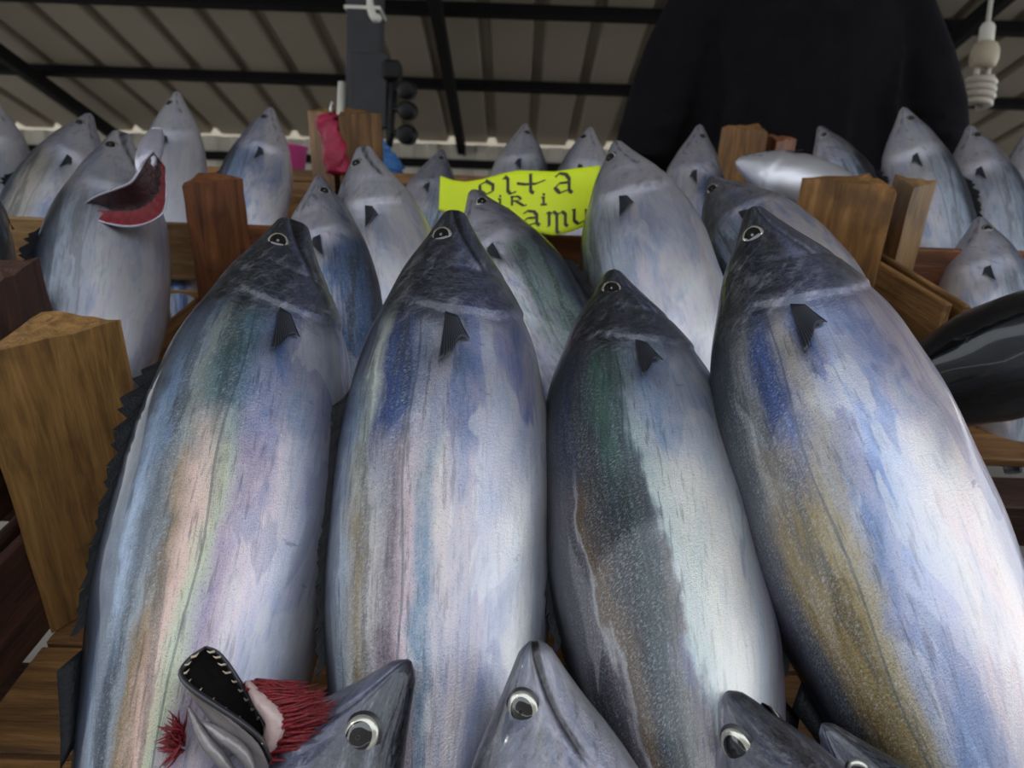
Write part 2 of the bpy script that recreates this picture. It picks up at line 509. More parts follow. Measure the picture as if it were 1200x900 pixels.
def build_setting():
    g = S_struct(link('floor', box_me(14, 14, .1, 0), 'ground', loc=(0, 3, -.05)))
    # corrugated roof
    prof = []
    x = -4.6
    while x < 4.8:
        prof += [(x, 0), (x + .180, 0), (x + .196, .038), (x + .242, .038), (x + .258, 0)]
        x += .262
    LEN = 5.6
    vs, fs = [], []
    n = len(prof)
    for d in (-.12, LEN):
        for (px_, h) in prof:
            vs.append(roof_pt(px_, d, h))
    fs = grid_faces(2, n)
    me = mesh('ceiling', vs, fs, False)
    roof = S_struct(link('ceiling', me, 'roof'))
    so = roof.modifiers.new('thick', 'SOLIDIFY')
    so.thickness = .004
    so.offset = 1

    def beam(name, a, b, wd, hg):
        a, b = Vector(a), Vector(b)
        d = (b - a)
        o = link(name, box_me(d.length, wd, hg, .004), 'black', roof)
        xa = d.normalized()
        za = (ROOF_N - xa * ROOF_N.dot(xa)).normalized()
        ya = za.cross(xa)
        mm = Matrix((xa, ya, za)).transposed().to_4x4()
        mm.translation = (a + b) / 2
        o.matrix_local = mm
        return o
    for d in (.78, 1.52, 2.42, 3.35, 4.3, 5.2):
        beam('purlin', roof_pt(-4.6, d, -.028), roof_pt(4.7, d, -.028), .05, .05)
    for xx in (-4.0, -2.62, -.38, 1.9, 4.2):
        beam('rafter', roof_pt(xx, -.05, -.09), roof_pt(xx, 5.55, -.09), .05, .07)
    # back wall: upright corrugated sheet, a hand's width short of the roof
    ztop = EAVE.z - .060
    prof = []
    x = -4.6
    while x < 4.8:
        prof += [(x, 0), (x + .06, 0), (x + .08, .02), (x + .14, .02), (x + .16, 0)]
        x += .16
    vs = [Vector((a, EAVE.y + b, 0)) for a, b in prof] + [Vector((a, EAVE.y + b, ztop)) for a, b in prof]
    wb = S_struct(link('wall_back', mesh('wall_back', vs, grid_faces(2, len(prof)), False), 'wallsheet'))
    so = wb.modifiers.new('thick', 'SOLIDIFY')
    so.thickness = .004
    # unseen building across the street, added to darken reflections from behind the camera
    S_struct(link('wall_front_unseen', box_me(16, .3, 4.2, 0), 'street', loc=(0, -5.5, 2.1)))
    S_struct(link('wall_sky_dimmer', box_me(12, .2, 3.4, 0), 'outer', loc=(0, EAVE.y + 1.6, 1.7)))  # added behind the eave gap to dim the bright sky strip
    # dark rail across the wall
    z = pix(600, 192, 4.7).z
    S_struct(link('trim_1', box_me(9.2, .05, .05, .004), 'black', loc=(0, EAVE.y - .04, z)))
    return roof


ROOF = build_setting()

# ================================================================== CRATES
TILT = math.radians(17)
SA = Vector((0, math.cos(TILT), math.sin(TILT)))
SN = Vector((0, -math.sin(TILT), math.cos(TILT)))
SX = Vector((1, 0, 0))


def stall(base, x, a, n):
    return Vector(base) + SX * x + SA * a + SN * n


def board(parent, root, name, p, q, up, thick, high, mat, seed=0, jit=.0012):
    """plank from p to q (centre line), its width along up"""
    p, q = Vector(p), Vector(q)
    d = q - p
    o = link(name, box_me(d.length, thick, high, .0016, jit, seed), mat, parent)
    xa = d.normalized()
    za = (Vector(up) - xa * Vector(up).dot(xa)).normalized()
    ya = za.cross(xa)
    mm = Matrix((xa, ya, za)).transposed().to_4x4()
    mm.translation = (p + q) / 2 - root
    o.matrix_local = mm
    return o


def tri_post(parent, root, foot, dx, da, leg, height, mat, seed):
    """triangular corner block; dx, da = directions of its two legs, right angle in the crate corner"""
    r = random.Random(seed)
    nz, ns = 12, 6
    loop = []
    lx, la = leg if isinstance(leg, tuple) else (leg, leg)
    c = [Vector((0, 0)), Vector((lx, 0)), Vector((0, la))]
    for k in range(3):
        for j in range(ns):
            loop.append(c[k].lerp(c[(k + 1) % 3], j / ns))
    vs = []
    L = len(loop)
    for i in range(nz + 1):
        for j, q in enumerate(loop):
            hgt = height * i / nz
            if i == nz:
                hgt += r.uniform(-.002, .002) + .006 * (1 - q.x / lx - q.y / la)
            jit = .0007
            vs.append(Vector((hgt, q.x + r.uniform(-jit, jit), q.y + r.uniform(-jit, jit))))
    fs = grid_faces(nz + 1, L, True)
    cen = Vector((height + .003, lx * .3, la * .3))
    vs.append(cen)
    k = len(vs) - 1
    for j in range(L):
        fs.append((nz * L + j, nz * L + (j + 1) % L, k))
    fs.append(tuple(range(L)))
    me = mesh('corner_post', vs, fs, False)
    bm = bmesh.new()
    bm.from_mesh(me)
    bmesh.ops.recalc_face_normals(bm, faces=bm.faces)
    bm.to_mesh(me)
    bm.free()
    o = link('corner_post', me, mat, parent)
    mm = Matrix((SN, dx, da)).transposed().to_4x4()
    mm.translation = Vector(foot) - root
    o.matrix_local = mm
    return o


def crate(base, W, D, label, H=.25, leg=.075, wall=.10, rows=1, mats=('wood_a', 'wood_a', 'wood_c', 'wood_a'),
          seed=0, near_wall=True, floor=True, wallz=.012, skip_posts=(), post={}, side_rows=None):
    """base = middle of the far edge of the crate floor"""
    root = Vector(base)
    e = empty('wooden_crate', root)
    tag(e, label, 'crate', 'wooden fish crates on the sloping stand')
    r = random.Random(seed)
    for fx in (-1, 1):
        for fa in (0, 1):
            if (fx, fa) in skip_posts:
                continue
            foot = stall(root, fx * W / 2, -D * fa, .008)
            lg, hh, mt = post.get((fx, fa), (leg, H + r.uniform(-.008, .008), mats[0]))
            tri_post(e, root, foot, SX * -fx, SA * (-1 if fa == 0 else 1), lg, hh, mt, seed * 11 + fx + 3 * fa)
    t = .009
    for k in range(rows):
        hc = wallz + wall / 2 + k * (wall + .014)
        for fx in (-1, 1):
            if side_rows and k >= side_rows[fx]:
                continue
            x = fx * (W / 2 + t / 2 + .001)
            board(e, root, 'side_slat', stall(root, x, -D, hc), stall(root, x, 0, hc), SN, t, wall, mats[1], seed + k)
        for fa in ((0, 1) if near_wall else (0,)):
            a = t / 2 + .001 if fa == 0 else -D - t / 2 - .001
            board(e, root, 'end_slat', stall(root, -W / 2 - .010, a, hc), stall(root, W / 2 + .010, a, hc), SN, t, wall, mats[3], seed + 5 + k)
    if floor:
        n = max(2, int(D / .088))
        wd = D / n
        for k in range(n):
            a = -wd * (k + .5)
            board(e, root, 'floor_slat', stall(root, -W / 2, a, 0), stall(root, W / 2, a, 0), SA, .012, wd - .005, mats[2], seed + 20 + k)
    return e


def cbase(px, py, Z, x):
    p = pix(px, py, Z)
    return Vector((x, p.y, p.z))


B1 = cbase(74, 748, .66, 0.0)
B2 = cbase(600, 428, .99, .045)
B3 = cbase(600, 300, 1.36, .03)
B0 = cbase(600, 1560, .37, 0.0)
NEAR = ((-1, 1), (1, 1))
ALLP = NEAR + ((-1, 0), (1, 0))
crate(B1 + SA * .09 + SX * .01, .82, .42, 'wooden crate with thick fibrous corner blocks holding the four big bonito', wall=.095, mats=('wood_a', 'wood_d', 'wood_a', 'wood_a'), seed=1, skip_posts=NEAR + ((1, 0),), post={(-1, 0): ((.066, .092), .262, 'wood_f')})
crate(B1 + SA * .15 + SX * -.85, .84, .42, 'dark reddish crate beside the fibrous corner block', wall=.095, rows=2, mats=('wood_d', 'wood_d', 'wood_a', 'wood_d'), seed=2, skip_posts=NEAR, post={(1, 0): (.075, .29, 'wood_d'), (-1, 0): (.07, .27, 'wood_d')})
crate(B1 + SX * .885, .84, .33, 'crate under the plain black fish', H=.12, leg=.07, wall=.085, rows=2, mats=('wood_a', 'wood_a', 'wood_a', 'wood_a'), seed=3, skip_posts=NEAR + ((-1, 0),))
crate(B2 + SX * -.030, .80, .22, 'orange-brown crate behind the big bonito, yellow paper sign inside', wall=.075, rows=2, mats=('wood_a', 'wood_a', 'wood_a', 'wood_b'), seed=4, near_wall=False, side_rows={-1: 1, 1: 2}, skip_posts=NEAR, post={(-1, 0): (.052, .225, 'wood_b'), (1, 0): (.078, .250, 'wood_a')})
crate(B2 + SX * -.875, .85, .22, 'crate holding the bonito with flared red gills', H=.2, leg=.05, wall=.075, rows=2, mats=('wood_b', 'wood_a', 'wood_a', 'wood_c'), seed=5, near_wall=False, side_rows={-1: 1, 1: 1}, skip_posts=ALLP)
crate(B2 + SX * .82, .84, .22, 'crate of pale bonito with a lighter grooved corner block', H=.245, leg=.052, wall=.075, rows=2, mats=('wood_c', 'wood_a', 'wood_a', 'wood_b'), seed=6, near_wall=False, skip_posts=NEAR)
crate(B3 + SX * .022, .70, .33, 'rearmost crate between the grey post and the person in black', H=.235, leg=.060, wall=.085, mats=('wood_a', 'wood_a', 'wood_a', 'wood_a'), seed=7, skip_posts=NEAR, near_wall=False)
crate(B3 + SX * (.03 - .742), .735, .33, 'rearmost crate below the magenta bag', H=.225, leg=.050, wall=.085, mats=('wood_a', 'wood_a', 'wood_a', 'wood_a'), seed=8, skip_posts=NEAR, near_wall=False)
crate(B3 + SX * (.03 + .73), .735, .33, 'rearmost crate under the hanging spiral bulb', H=.215, leg=.050, wall=.085, mats=('wood_b', 'wood_a', 'wood_a', 'wood_a'), seed=9, skip_posts=NEAR, near_wall=False)
crate(B0, .84, .36, 'lowest crate, holding the bonito with wide open jaws', H=.10, leg=.06, wall=.07, mats=('wood_a', 'wood_a', 'wood_a', 'wood_a'), seed=10, skip_posts=NEAR)


def build_stand(b, D, w, label):
    root = Vector((0, b.y, 0))
    e = empty('trestle_stand', root)
    tag(e, label, 'stand', 'timber trestles under the crates')
    c = Vector((0, b.y, b.z))
    for a in (-.05, -D + .05):
        board(e, root, 'bearer', stall(c, -w / 2, a, -.031), stall(c, w / 2, a, -.031), SA, .046, .06, 'wood_d', 3)
        for x in (-w / 2 + .06, 0, w / 2 - .06):
            t = stall(c, x, a, -.056)
            board(e, root, 'leg', Vector((t.x, t.y, 0)), t, SA, .05, .05, 'wood_d', 4)


for b_, D_, w_, l_ in ((B0, .36, 2.7, 'lowest timber trestle under the crate of open-jawed bonito'), (B1, .33, 2.7, 'timber trestle under the crate of four big bonito'),
                       (B2, .31, 2.7, 'timber trestle under the crate with the yellow sign'), (B3, .33, 2.4, 'tallest timber trestle under the rearmost crates')):
    build_stand(b_, D_, w_, l_)


# ================================================================== FISH
def herm(xs, ys):
    xs, ys = np.array(xs, float), np.array(ys, float)
    m = np.gradient(ys, xs)

    def f(x):
        x = np.clip(np.asarray(x, float), xs[0], xs[-1])
        i = np.clip(np.searchsorted(xs, x) - 1, 0, len(xs) - 2)
        h = xs[i + 1] - xs[i]
        t = (x - xs[i]) / h
        return ((2 * t ** 3 - 3 * t ** 2 + 1) * ys[i] + (t ** 3 - 2 * t ** 2 + t) * h * m[i]
                + (-2 * t ** 3 + 3 * t ** 2) * ys[i + 1] + (t ** 3 - t ** 2) * h * m[i + 1])
    return f


SS = [0, .006, .015, .03, .05, .09, .135, .18, .225, .27, .36, .45, .55, .65, .75, .84, .90, .94]
HD = herm(SS, [.002, .010, .0155, .0235, .034, .056, .073, .089, .099, .106, .110, .107, .096, .077, .051, .028, .018, .016])
HV = herm(SS, [.002, .010, .0155, .0240, .036, .061, .081, .098, .108, .114, .117, .115, .106, .083, .053, .027, .017, .015])
HW = herm(SS, [.002, .009, .0135, .0190, .027, .042, .054, .064, .071, .076, .080, .079, .070, .055, .036, .021, .016, .013])


def unit(a):
    return a / np.maximum(np.linalg.norm(a, axis=-1, keepdims=True), 1e-9)


def ss(x, a, b):
    t = np.clip((x - a) / (b - a), 0, 1)
    return t * t * (3 - 2 * t)


class Fish:
    """a bonito laid along a curve through tip, middle (s=.45) and tail"""

    def __init__(self, tip, mid, tail, T, side=1, roll=0.0, gape=0.0, hk=0.2):
        self.T, self.gape = T, gape
        P0, P1, P2 = (np.array(p) for p in (tip, mid, tail))
        sm = .45
        # Lagrange quadratic through s=0, .45, 1
        self.g = lambda s: s - hk * s * (1 - s)
        self.es = .056 / (1 - hk * .9)
        self.ms = 1 / (1 - hk * .9)
        cq = lambda s: (P0 * (((s - sm) * (s - 1)) / (sm))[..., None]
                             + P1 * ((s * (s - 1)) / (sm * (sm - 1)))[..., None]
                             + P2 * ((s * (s - sm)) / (1 - sm))[..., None])
        self.cf = lambda s: cq(self.g(s))
        tv = unit(P1 - P0)
        f = np.array(CAM) - P1
        f = unit(f - tv * f.dot(tv))
        left = -np.array(RC) * side
        d = unit(left - tv * left.dot(tv) - f * left.dot(f))
        rr = math.radians(roll)
        self.f0 = f * math.cos(rr) + d * math.sin(rr)
        self.d0 = d * math.cos(rr) - f * math.sin(rr)

    def frame(self, s):
        e = 1e-3
        t = unit(self.cf(s + e) - self.cf(s - e))
        f = unit(self.f0 - t * (t @ self.f0)[..., None])
        d = np.cross(t, f)
        d = d * np.sign((d @ self.d0))[..., None]
        return t, f, d

    def surf(self, s, v, sd, off=0.0, relief=True):
        """points on the skin; s along, v 0 back .. 1 belly, sd = +1 shown flank, -1 hidden flank"""
        s, v, sd = np.broadcast_arrays(np.asarray(s, float), np.asarray(v, float), np.asarray(sd, float))
        th = math.pi * v
        c, sn = np.cos(th), np.sin(th)
        gs = self.g(s)
        hz = np.where(c > 0, HD(gs), HV(gs))
        wy = HW(gs)
        z = hz * c
        y = wy * np.power(np.abs(sn), .92)
        nz, ny = c / np.maximum(hz, 1e-4), sn / np.maximum(wy, 1e-4)
        nn = np.sqrt(nz * nz + ny * ny) + 1e-9
        nz, ny = nz / nn, ny / nn
        disp = np.zeros_like(s)
        if relief:
            sop = .214 - .16 * np.abs(v - .56) ** 2 * 1.6
            msk = ss(v, .24, .36)
            ds = s - sop
            disp += msk * .0034 * np.where(ds < 0, np.exp(-(ds / .045) ** 2), np.exp(-(ds / .0030) ** 2))
            sp = .140 - .10 * np.abs(v - .60) ** 2
            disp -= .0016 * np.exp(-((s - sp) / .005) ** 2) * ss(v, .38, .5) * ss(v, .98, .85)
            # dent behind the breast fin
            disp -= .0042 * np.exp(-((s - .262) / .034) ** 2 - ((v - .50) / .085) ** 2)
            # eye socket
            vm = .515 + 1.55 * s / self.ms
            disp -= .0024 * np.exp(-((s - self.es) / .014) ** 2 - ((v - .375) / .085) ** 2)
            # upper jaw bone along the mouth slit
            mk = ss(s / self.ms, .112, .095)
            disp += .0022 * mk * np.exp(-((v - vm + .045) / .03) ** 2) * ss(s, .0, .02)
            disp -= .0046 * mk * np.exp(-((v - vm) / .010) ** 2) * ss(s, .002, .02)
            # soft dents so that the flank is not a perfect spindle
            disp += .0013 * np.sin(s * 31 + v * 9) * np.sin(v * 14 + s * 7) * ss(s, .2, .3)
        z = z + nz * disp
        y = y + ny * disp
        if self.gape:
            vm = .515 + 1.55 * s / self.ms
            low = ss(v, vm - .004, vm + .012) * ss(s / self.ms, .12, .0)
            z = z - low * self.gape * np.maximum(0, .115 - s / self.ms)
            up = (1 - ss(v, vm - .012, vm + .004)) * ss(s / self.ms, .12, .0)
            z = z + up * self.gape * .25 * np.maximum(0, .115 - s / self.ms)
        t, f, d = self.frame(s)
        T = self.T
        n = d * nz[..., None] + f * (ny * sd)[..., None]
        P = self.cf(s) + (d * z[..., None] + f * (y * sd)[..., None]) * T
        P = P + n * (np.asarray(off) * np.ones_like(s))[..., None] * T
        return P, n, t, d, f

    def body(self, ns, nt):
        q = np.linspace(0, 1, ns)
        s = .94 * (0.62 * q + 0.38 * q ** 2.4) / 1.0
        th = np.linspace(-math.pi, math.pi, nt, endpoint=False)
        S, TH = np.meshgrid(s, th, indexing='ij')
        Vv = np.abs(TH) / math.pi
        sd = np.where(TH >= 0, 1.0, -1.0)
        P = self.surf(S, Vv, sd)[0]
        vm = .515 + 1.55 * S / self.ms
        m = np.exp(-((Vv - vm) / (.010 + .012 * (self.gape > 0))) ** 2) * ss(S / self.ms, .108, .09) * .9
        fuv = np.stack([S, Vv, m], -1)
        return P.reshape(-1, 3), fuv.reshape(-1, 3), grid_faces(ns, nt, True) + [tuple(range(nt))[::-1], tuple(range((ns - 1) * nt, ns * nt))]


FISH_GROUP = 'whole bonito on display'


def make_fish(label, tip, mid, T=.6, side=1, roll=0.0, tail=None, bend=.05, seed=0, dark=1.0, pale=0.0, black=0.0,
              tint=(.3, .3, .3), gape=0.0, ns=140, nt=136, fins='full', tailk=1.15, hk=.2, er=.0150, skin='skin', fsz=1.0):
    tip, mid = pix(*tip), pix(*mid)
    if tail is None:
        tail = mid + (mid - tip) * tailk + UC * bend
    else:
        tail = pix(*tail)
    fi = Fish(tip, mid, tail, T, side, roll, gape, hk)
    root = empty('bonito', mid)
    tag(root, label, 'fish', FISH_GROUP)
    rt = np.array(mid)
    P, fuv, fs = fi.body(ns, nt)
    me = mesh('body', P - rt, fs)
    set_fuv(me, fuv)
    b = link('body', me, skin, root)
    b['seed'], b['dark'], b['pale'], b['black'] = float(seed), float(dark), float(pale), float(black)
    b.color = tuple(tint) + (1,)

    def patch(name, pts, nu, nv, parent, mat, thick=.0008, uv=None, smooth=True):
        me = mesh(name, np.asarray(pts).reshape(-1, 3) - rt, grid_faces(nu, nv), smooth)
        if uv is None:
            U, W_ = np.meshgrid(np.linspace(0, 1, nu), np.linspace(0, 1, nv), indexing='ij')
            uv = np.stack([W_, U, U * 0], -1)
        set_fuv(me, uv.reshape(-1, 3))
        o = link(name, me, mat, parent)
        so = o.modifiers.new('thick', 'SOLIDIFY')
        so.thickness = thick
        so.offset = 0
        return o
    # eyes: dark rim, metallic iris ring, black pupil
    for sd in (1, -1):
        Pq, n, t, d, f = fi.surf(fi.es, .375, sd)
        c, n, t = Vector(Pq), Vector(n), Vector(t)
        c -= n * (.004 * T if sd < 0 else 0)
        a = (t - n * t.dot(n)).normalized()
        bb = n.cross(a)

        def disc(r0, h, base, hole=0.0, squash=.88):
            nr, nn = 5, 24
            vs = []
            for i in range(nr + 1):
                k = hole + (1 - hole) * i / nr
                for j in range(nn):
                    q = 2 * math.pi * j / nn
                    rr = r0 * k
                    hh = base + h * math.sqrt(max(0, 1 - k * k))
                    vs.append(c + a * (rr * math.cos(q)) + bb * (rr * squash * math.sin(q)) + n * hh - mid)
            fs = grid_faces(nr + 1, nn, True)
            if not hole:
                fs.append(tuple(range(nn)))
            return vs, fs
        r = er * T
        ey = link('eye', mesh('eye', *disc(r * 1.10, r * .30, -.0026 * T)), 'socket', root)
        link('iris', mesh('iris', *disc(r * .98, r * .36, -.0018 * T, .66)), 'iris', ey)
        link('pupil', mesh('pupil', *disc(r * .72, r * .14, r * .20 - .0012 * T)), 'pupil', ey)
    # breast fins, fanned out and lying on the flank
    for sd in (1, -1):
        nu, nv = 10, 13
        pts = np.zeros((nu, nv, 3))
        for i in range(nu):
            for j in range(nv):
                k, q = i / (nu - 1), j / (nv - 1)
                ang = -.04 + .60 * q
                ln = (.080 - .105 * q + .062 * q * q + .003 * q ** 4) * k * fsz
                s_ = .222 + ln * math.cos(ang) + .006 * q
                v_ = .475 + ln * math.sin(ang) / .26 + .075 * q * (1 - k) * .6
                pts[i, j] = fi.surf(s_, v_, sd, off=.003 + .006 * k * (1 - .5 * q))[0]
        patch('pectoral_fin', pts, nu, nv, root, 'fin', .0012 * T)
    # folded spiny back fin
    n_ = 45
    pts = np.zeros((n_, 2, 3))
    for i in range(n_):
        k = i / (n_ - 1)
        s_ = .285 + .31 * k
        P0, _, t, d, f = fi.surf(s_, 0.0, 1.0, relief=False)
        hgt = (.030 * (1 - k) ** 3 + .006) * (1.0 if i % 2 == 0 else .45) * min(1, .35 + 4 * k)
        pts[i, 0] = P0 - d * .004 * T
        pts[i, 1] = P0 + (d * hgt + t * (.022 + .01 * (i % 3 == 0))) * T
    patch('dorsal_fin', pts, n_, 2, root, 'fin_dark', .0016 * T, smooth=False)
    if fins == 'full':
        for nm, v_ in (('second_dorsal_fin', 0.0), ('anal_fin', 1.0)):
            pts = np.zeros((10, 2, 3))
            sg = 1 if v_ == 0 else -1
            for i in range(10):
                k = i / 9
                P0, _, t, d, f = fi.surf(.62 + .075 * k + (.03 if v_ else 0), v_, 1.0, relief=False)
                pts[i, 0] = P0 - d * sg * .003 * T
                pts[i, 1] = P0 + (d * sg * (.003 + .010 * (1 - k) ** 1.6) + t * .022) * T
            patch(nm, pts, 10, 2, root, 'fin_dark', .0012 * T)
        # forked tail
        P0, _, t, d, f = fi.surf(.94, .5, 0.0, relief=False)
        nu, nv = 21, 6
        pts = np.zeros((nu, nv, 3))
        for i in range(nu):
            q = -1 + 2 * i / (nu - 1)
            for j in range(nv):
                k = j / (nv - 1)
                sweep = .018 + .085 * abs(q) ** 1.2
                chord = .052 * (1 - abs(q)) ** .7 + .006
                pts[i, j] = P0 + (d * q * (.016 + .105 * min(1, .15 + abs(q))) + t * (sweep - .03 + chord * k)) * T
        patch('tail_fin', pts, nu, nv, root, 'fin', .002 * T)
    return root, fi


PINK, GOLD, GREEN, OLIVE, STEEL = (.44, .34, .33), (.36, .31, .22), (.085, .14, .11), (.16, .125, .045), (.30, .36, .46)
# four big ones across the front crate
make_fish('big bonito beside the fibrous corner block, pink and teal sheen on its flank', (340, 257, .60), (256, 670, .465), .645, 1, -12, seed=1.3, skin='skin_pink', bend=.05, gape=.13, hk=.34, tailk=1.2)
make_fish('big bonito with a blue-black cheek, between the pink-sheened one and the green-backed one', (531, 247, .60), (512, 670, .47), .645, 1, -3, seed=2.1, skin='skin_slate', bend=.05, gape=.05, hk=.24, tailk=1.2)
make_fish('big bonito with a dark green back, its head dipped low', (718, 317, .61), (769, 680, .465), .64, 1, -20, seed=3.7, skin='skin_green', bend=.05, hk=.33, tailk=1.2)
make_fish('largest bonito, olive-brown band along its back, in front of the plain black fish', (882, 243, .57), (1024, 655, .445), .655, 1, -11, seed=4.4, skin='skin_olive', bend=.05, hk=.27)
# heads of the lowest row
make_fish('bonito with its round ringed eye turned up, lying over the two middle big fish', (624, 751, .375), (680, 1330, .32), .57, 1, 2, seed=5.2, dark=.75, tint=STEEL, tail=(730, 2250, .22), hk=0, gape=.04, er=.0165)
make_fish('bonito tilted back to show the top of its snout, below the green-backed one', (852, 810, .385), (1030, 1280, .32), .62, -1, -56, seed=6.6, dark=.7, tint=STEEL, tail=(1100, 2200, .22), hk=0, er=.017)
make_fish('small dark bonito head poking up beside the largest bonito', (964, 848, .372), (1200, 1240, .33), .40, -1, -25, seed=7.9, dark=.95, tint=STEEL, tail=(1320, 1800, .27), hk=0)
E_FISH, E_FI = make_fish('bonito with its jaw pulled wide open and red gills turned out', (480, 774, .385), (150, 1330, .335), .66, -1, -30, seed=8.8, dark=1, tint=STEEL, tail=(-40, 1900, .24), hk=0, er=.0165)
# second row
kw = dict(ns=64, nt=52, hk=.22, tailk=.85, fsz=.85)
I_FISH, I_FI = make_fish('bonito with its gill cover flared open, showing dark red gills', (140, 154, .88), (112, 372, .75), .575, 1, -4, seed=9.1, dark=.15, pale=.35, tint=STEEL, gape=.12, bend=.03, **dict(kw, tailk=.62))
make_fish('blue-backed bonito tucked between the big pink-sheened one and a silver one', (374, 206, .80), (392, 420, .70), .50, -1, -12, seed=10.3, dark=.25, tint=(.03, .08, .22), **kw)
make_fish('silver bonito standing right in front of the grey post', (424, 172, .86), (462, 390, .75), .56, 1, 4, seed=11.7, dark=.1, pale=.3, tint=STEEL, gape=.08, **kw)
make_fish('dark-backed bonito leaning across the yellow paper sign', (553, 223, .80), (640, 410, .71), .54, -1, -8, seed=12.4, dark=.4, tint=GREEN, **kw)
make_fish('tall pale lilac bonito covering the end of the yellow paper sign', (722, 166, .85), (770, 375, .73), .61, 1, 6, seed=13.8, dark=.25, pale=.25, tint=STEEL, **kw)
make_fish('dull dark bonito lying under the white-bellied one', (832, 208, .86), (935, 350, .75), .56, 1, -14, seed=14.2, dark=.75, tint=STEEL, **kw)
make_fish('bonito turned belly up, plain white', (862, 189, 1.0), (972, 232, .98), .50, -1, 84, seed=15.6, dark=0, pale=1.0, tint=STEEL, tail=(1085, 300, .98), **kw)
make_fish('plain black fish lying crosswise at the edge of the front crates', (1330, 385, .66), (1165, 425, .66), .60, 1, -60, seed=16.5, dark=1, black=.92, tint=STEEL, tail=(940, 510, .68), **kw)
make_fish('teal-black back of a bonito next to the one with flared gills', (-32, 190, .80), (-38, 330, .74), .50, 1, -75, seed=17.1, dark=.8, tint=(.02, .08, .09), **kw)
# third row, against the roof
kw = dict(ns=48, nt=40, fins='few', bend=.02, hk=.22, tailk=.9, fsz=.75)
make_fish('grey bonito leaning behind the one with flared gills', (106, 133, 1.10), (40, 285, 1.0), .52, 1, 5, seed=18.2, dark=.3, pale=.2, tint=GOLD, **kw)
make_fish('pale bonito standing highest beside the one with flared gills', (208, 107, 1.13), (192, 270, 1.02), .46, 1, 20, seed=19.4, dark=0, pale=.55, tint=STEEL, **kw)
make_fish('sky-blue bonito above the reddish crate post', (318, 126, 1.15), (285, 270, 1.06), .48, 1, 4, seed=20.8, dark=0, pale=.1, tint=(.2, .3, .55), **kw)
make_fish('pale bonito beyond the teal-black back', (-6, 118, 1.10), (-14, 270, 1.0), .50, 1, 8, seed=21.5, dark=0, pale=.5, tint=STEEL, **kw)
make_fish('slim grey bonito beside the cut corner of the yellow sign', (518, 175, 1.10), (490, 300, 1.02), .42, -1, -20, seed=22.9, dark=.5, tint=STEEL, **kw)
make_fish('bonito with its head right above the word on the yellow sign', (616, 145, 1.15), (604, 280, 1.05), .46, -1, -10, seed=23.3, dark=.2, pale=.2, tint=STEEL, **kw)
make_fish('pale bonito peeping out behind the tall lilac one', (692, 149, 1.15), (668, 290, 1.05), .46, 1, 10, seed=24.6, dark=.1, pale=.4, tint=STEEL, **kw)
make_fish('blue striped bonito in front of the dark sweater hem', (820, 146, 1.13), (806, 310, 1.03), .48, -1, -4, seed=25.7, dark=.2, tint=(.05, .11, .35), **kw)
make_fish('bonito half hidden behind the white belly-up one', (960, 148, 1.16), (1015, 270, 1.08), .44, -1, -20, seed=26.2, dark=.25, tint=STEEL, **kw)
make_fish('lilac bonito standing tall beneath the elbow of the person in black', (1058, 126, 1.12), (1098, 290, 1.02), .50, -1, 2, seed=27.5, dark=0, pale=.25, tint=STEEL, **kw)
make_fish('bonito standing straight below the spiral bulb', (1136, 147, 1.12), (1168, 300, 1.02), .50, -1, 2, seed=28.1, dark=0, pale=.25, tint=STEEL, **kw)
make_fish('bonito at the end of the rear row, past the spiral bulb', (1206, 150, 1.10), (1226, 310, 1.0), .50, -1, 4, seed=29.9, dark=0, pale=.3, tint=STEEL, **kw)
make_fish('bonito head in front of the others by the grooved corner block', (1147, 254, .94), (1168, 420, .88), .52, -1, 4, seed=30.4, dark=.2, pale=.15, tint=STEEL, **kw)
make_fish('bluish bonito wedged behind the grooved corner block', (1118, 232, 1.04), (1128, 360, .98), .42, -1, -25, seed=31.3, dark=.5, tint=(.05, .11, .2), **kw)
make_fish('small blue bonito almost hidden by the reddish crate post', (250, 222, 1.08), (232, 330, 1.0), .40, 1, 0, seed=32.7, dark=0, tint=(.06, .14, .4), **kw)


# ------------------------------------------------------------------ opened jaw and gills
def part(root, name, vf, mat, parent=None, smooth=True):
    me = mesh(name, [Vector(p) - root.location for p in vf[0]], vf[1], smooth)
    return link(name, me, mat, parent or root)


def blades(bases, tips, r0, n=5):
    """tapered bent filaments"""
    out = []
    for b, t in zip(bases, tips):
        m_ = (b + t) / 2 + Vector((rnd.uniform(-1, 1), rnd.uniform(-1, 1), rnd.uniform(-1, 1))) * (t - b).length * .06
        out.append(tube([b, m_, t], [r0, r0 * .75, r0 * .12], n))
    return join(*out)


def lerp_poly(pts, k):
    """point at fraction k on a Catmull-Rom curve through pts"""
    k = max(0, min(1, k)) * (len(pts) - 1)
    i = min(int(k), len(pts) - 2)
    t = k - i
    p1, p2 = Vector(pts[i]), Vector(pts[i + 1])
    p0 = Vector(pts[i - 1]) if i else p1 * 2 - p2
    p3 = Vector(pts[i + 2]) if i + 2 < len(pts) else p2 * 2 - p1
    return (p1 * 2 + (p2 - p0) * t + (p0 * 2 - p1 * 5 + p2 * 4 - p3) * t * t + (p1 * 3 - p0 - p2 * 3 + p3) * t ** 3) / 2


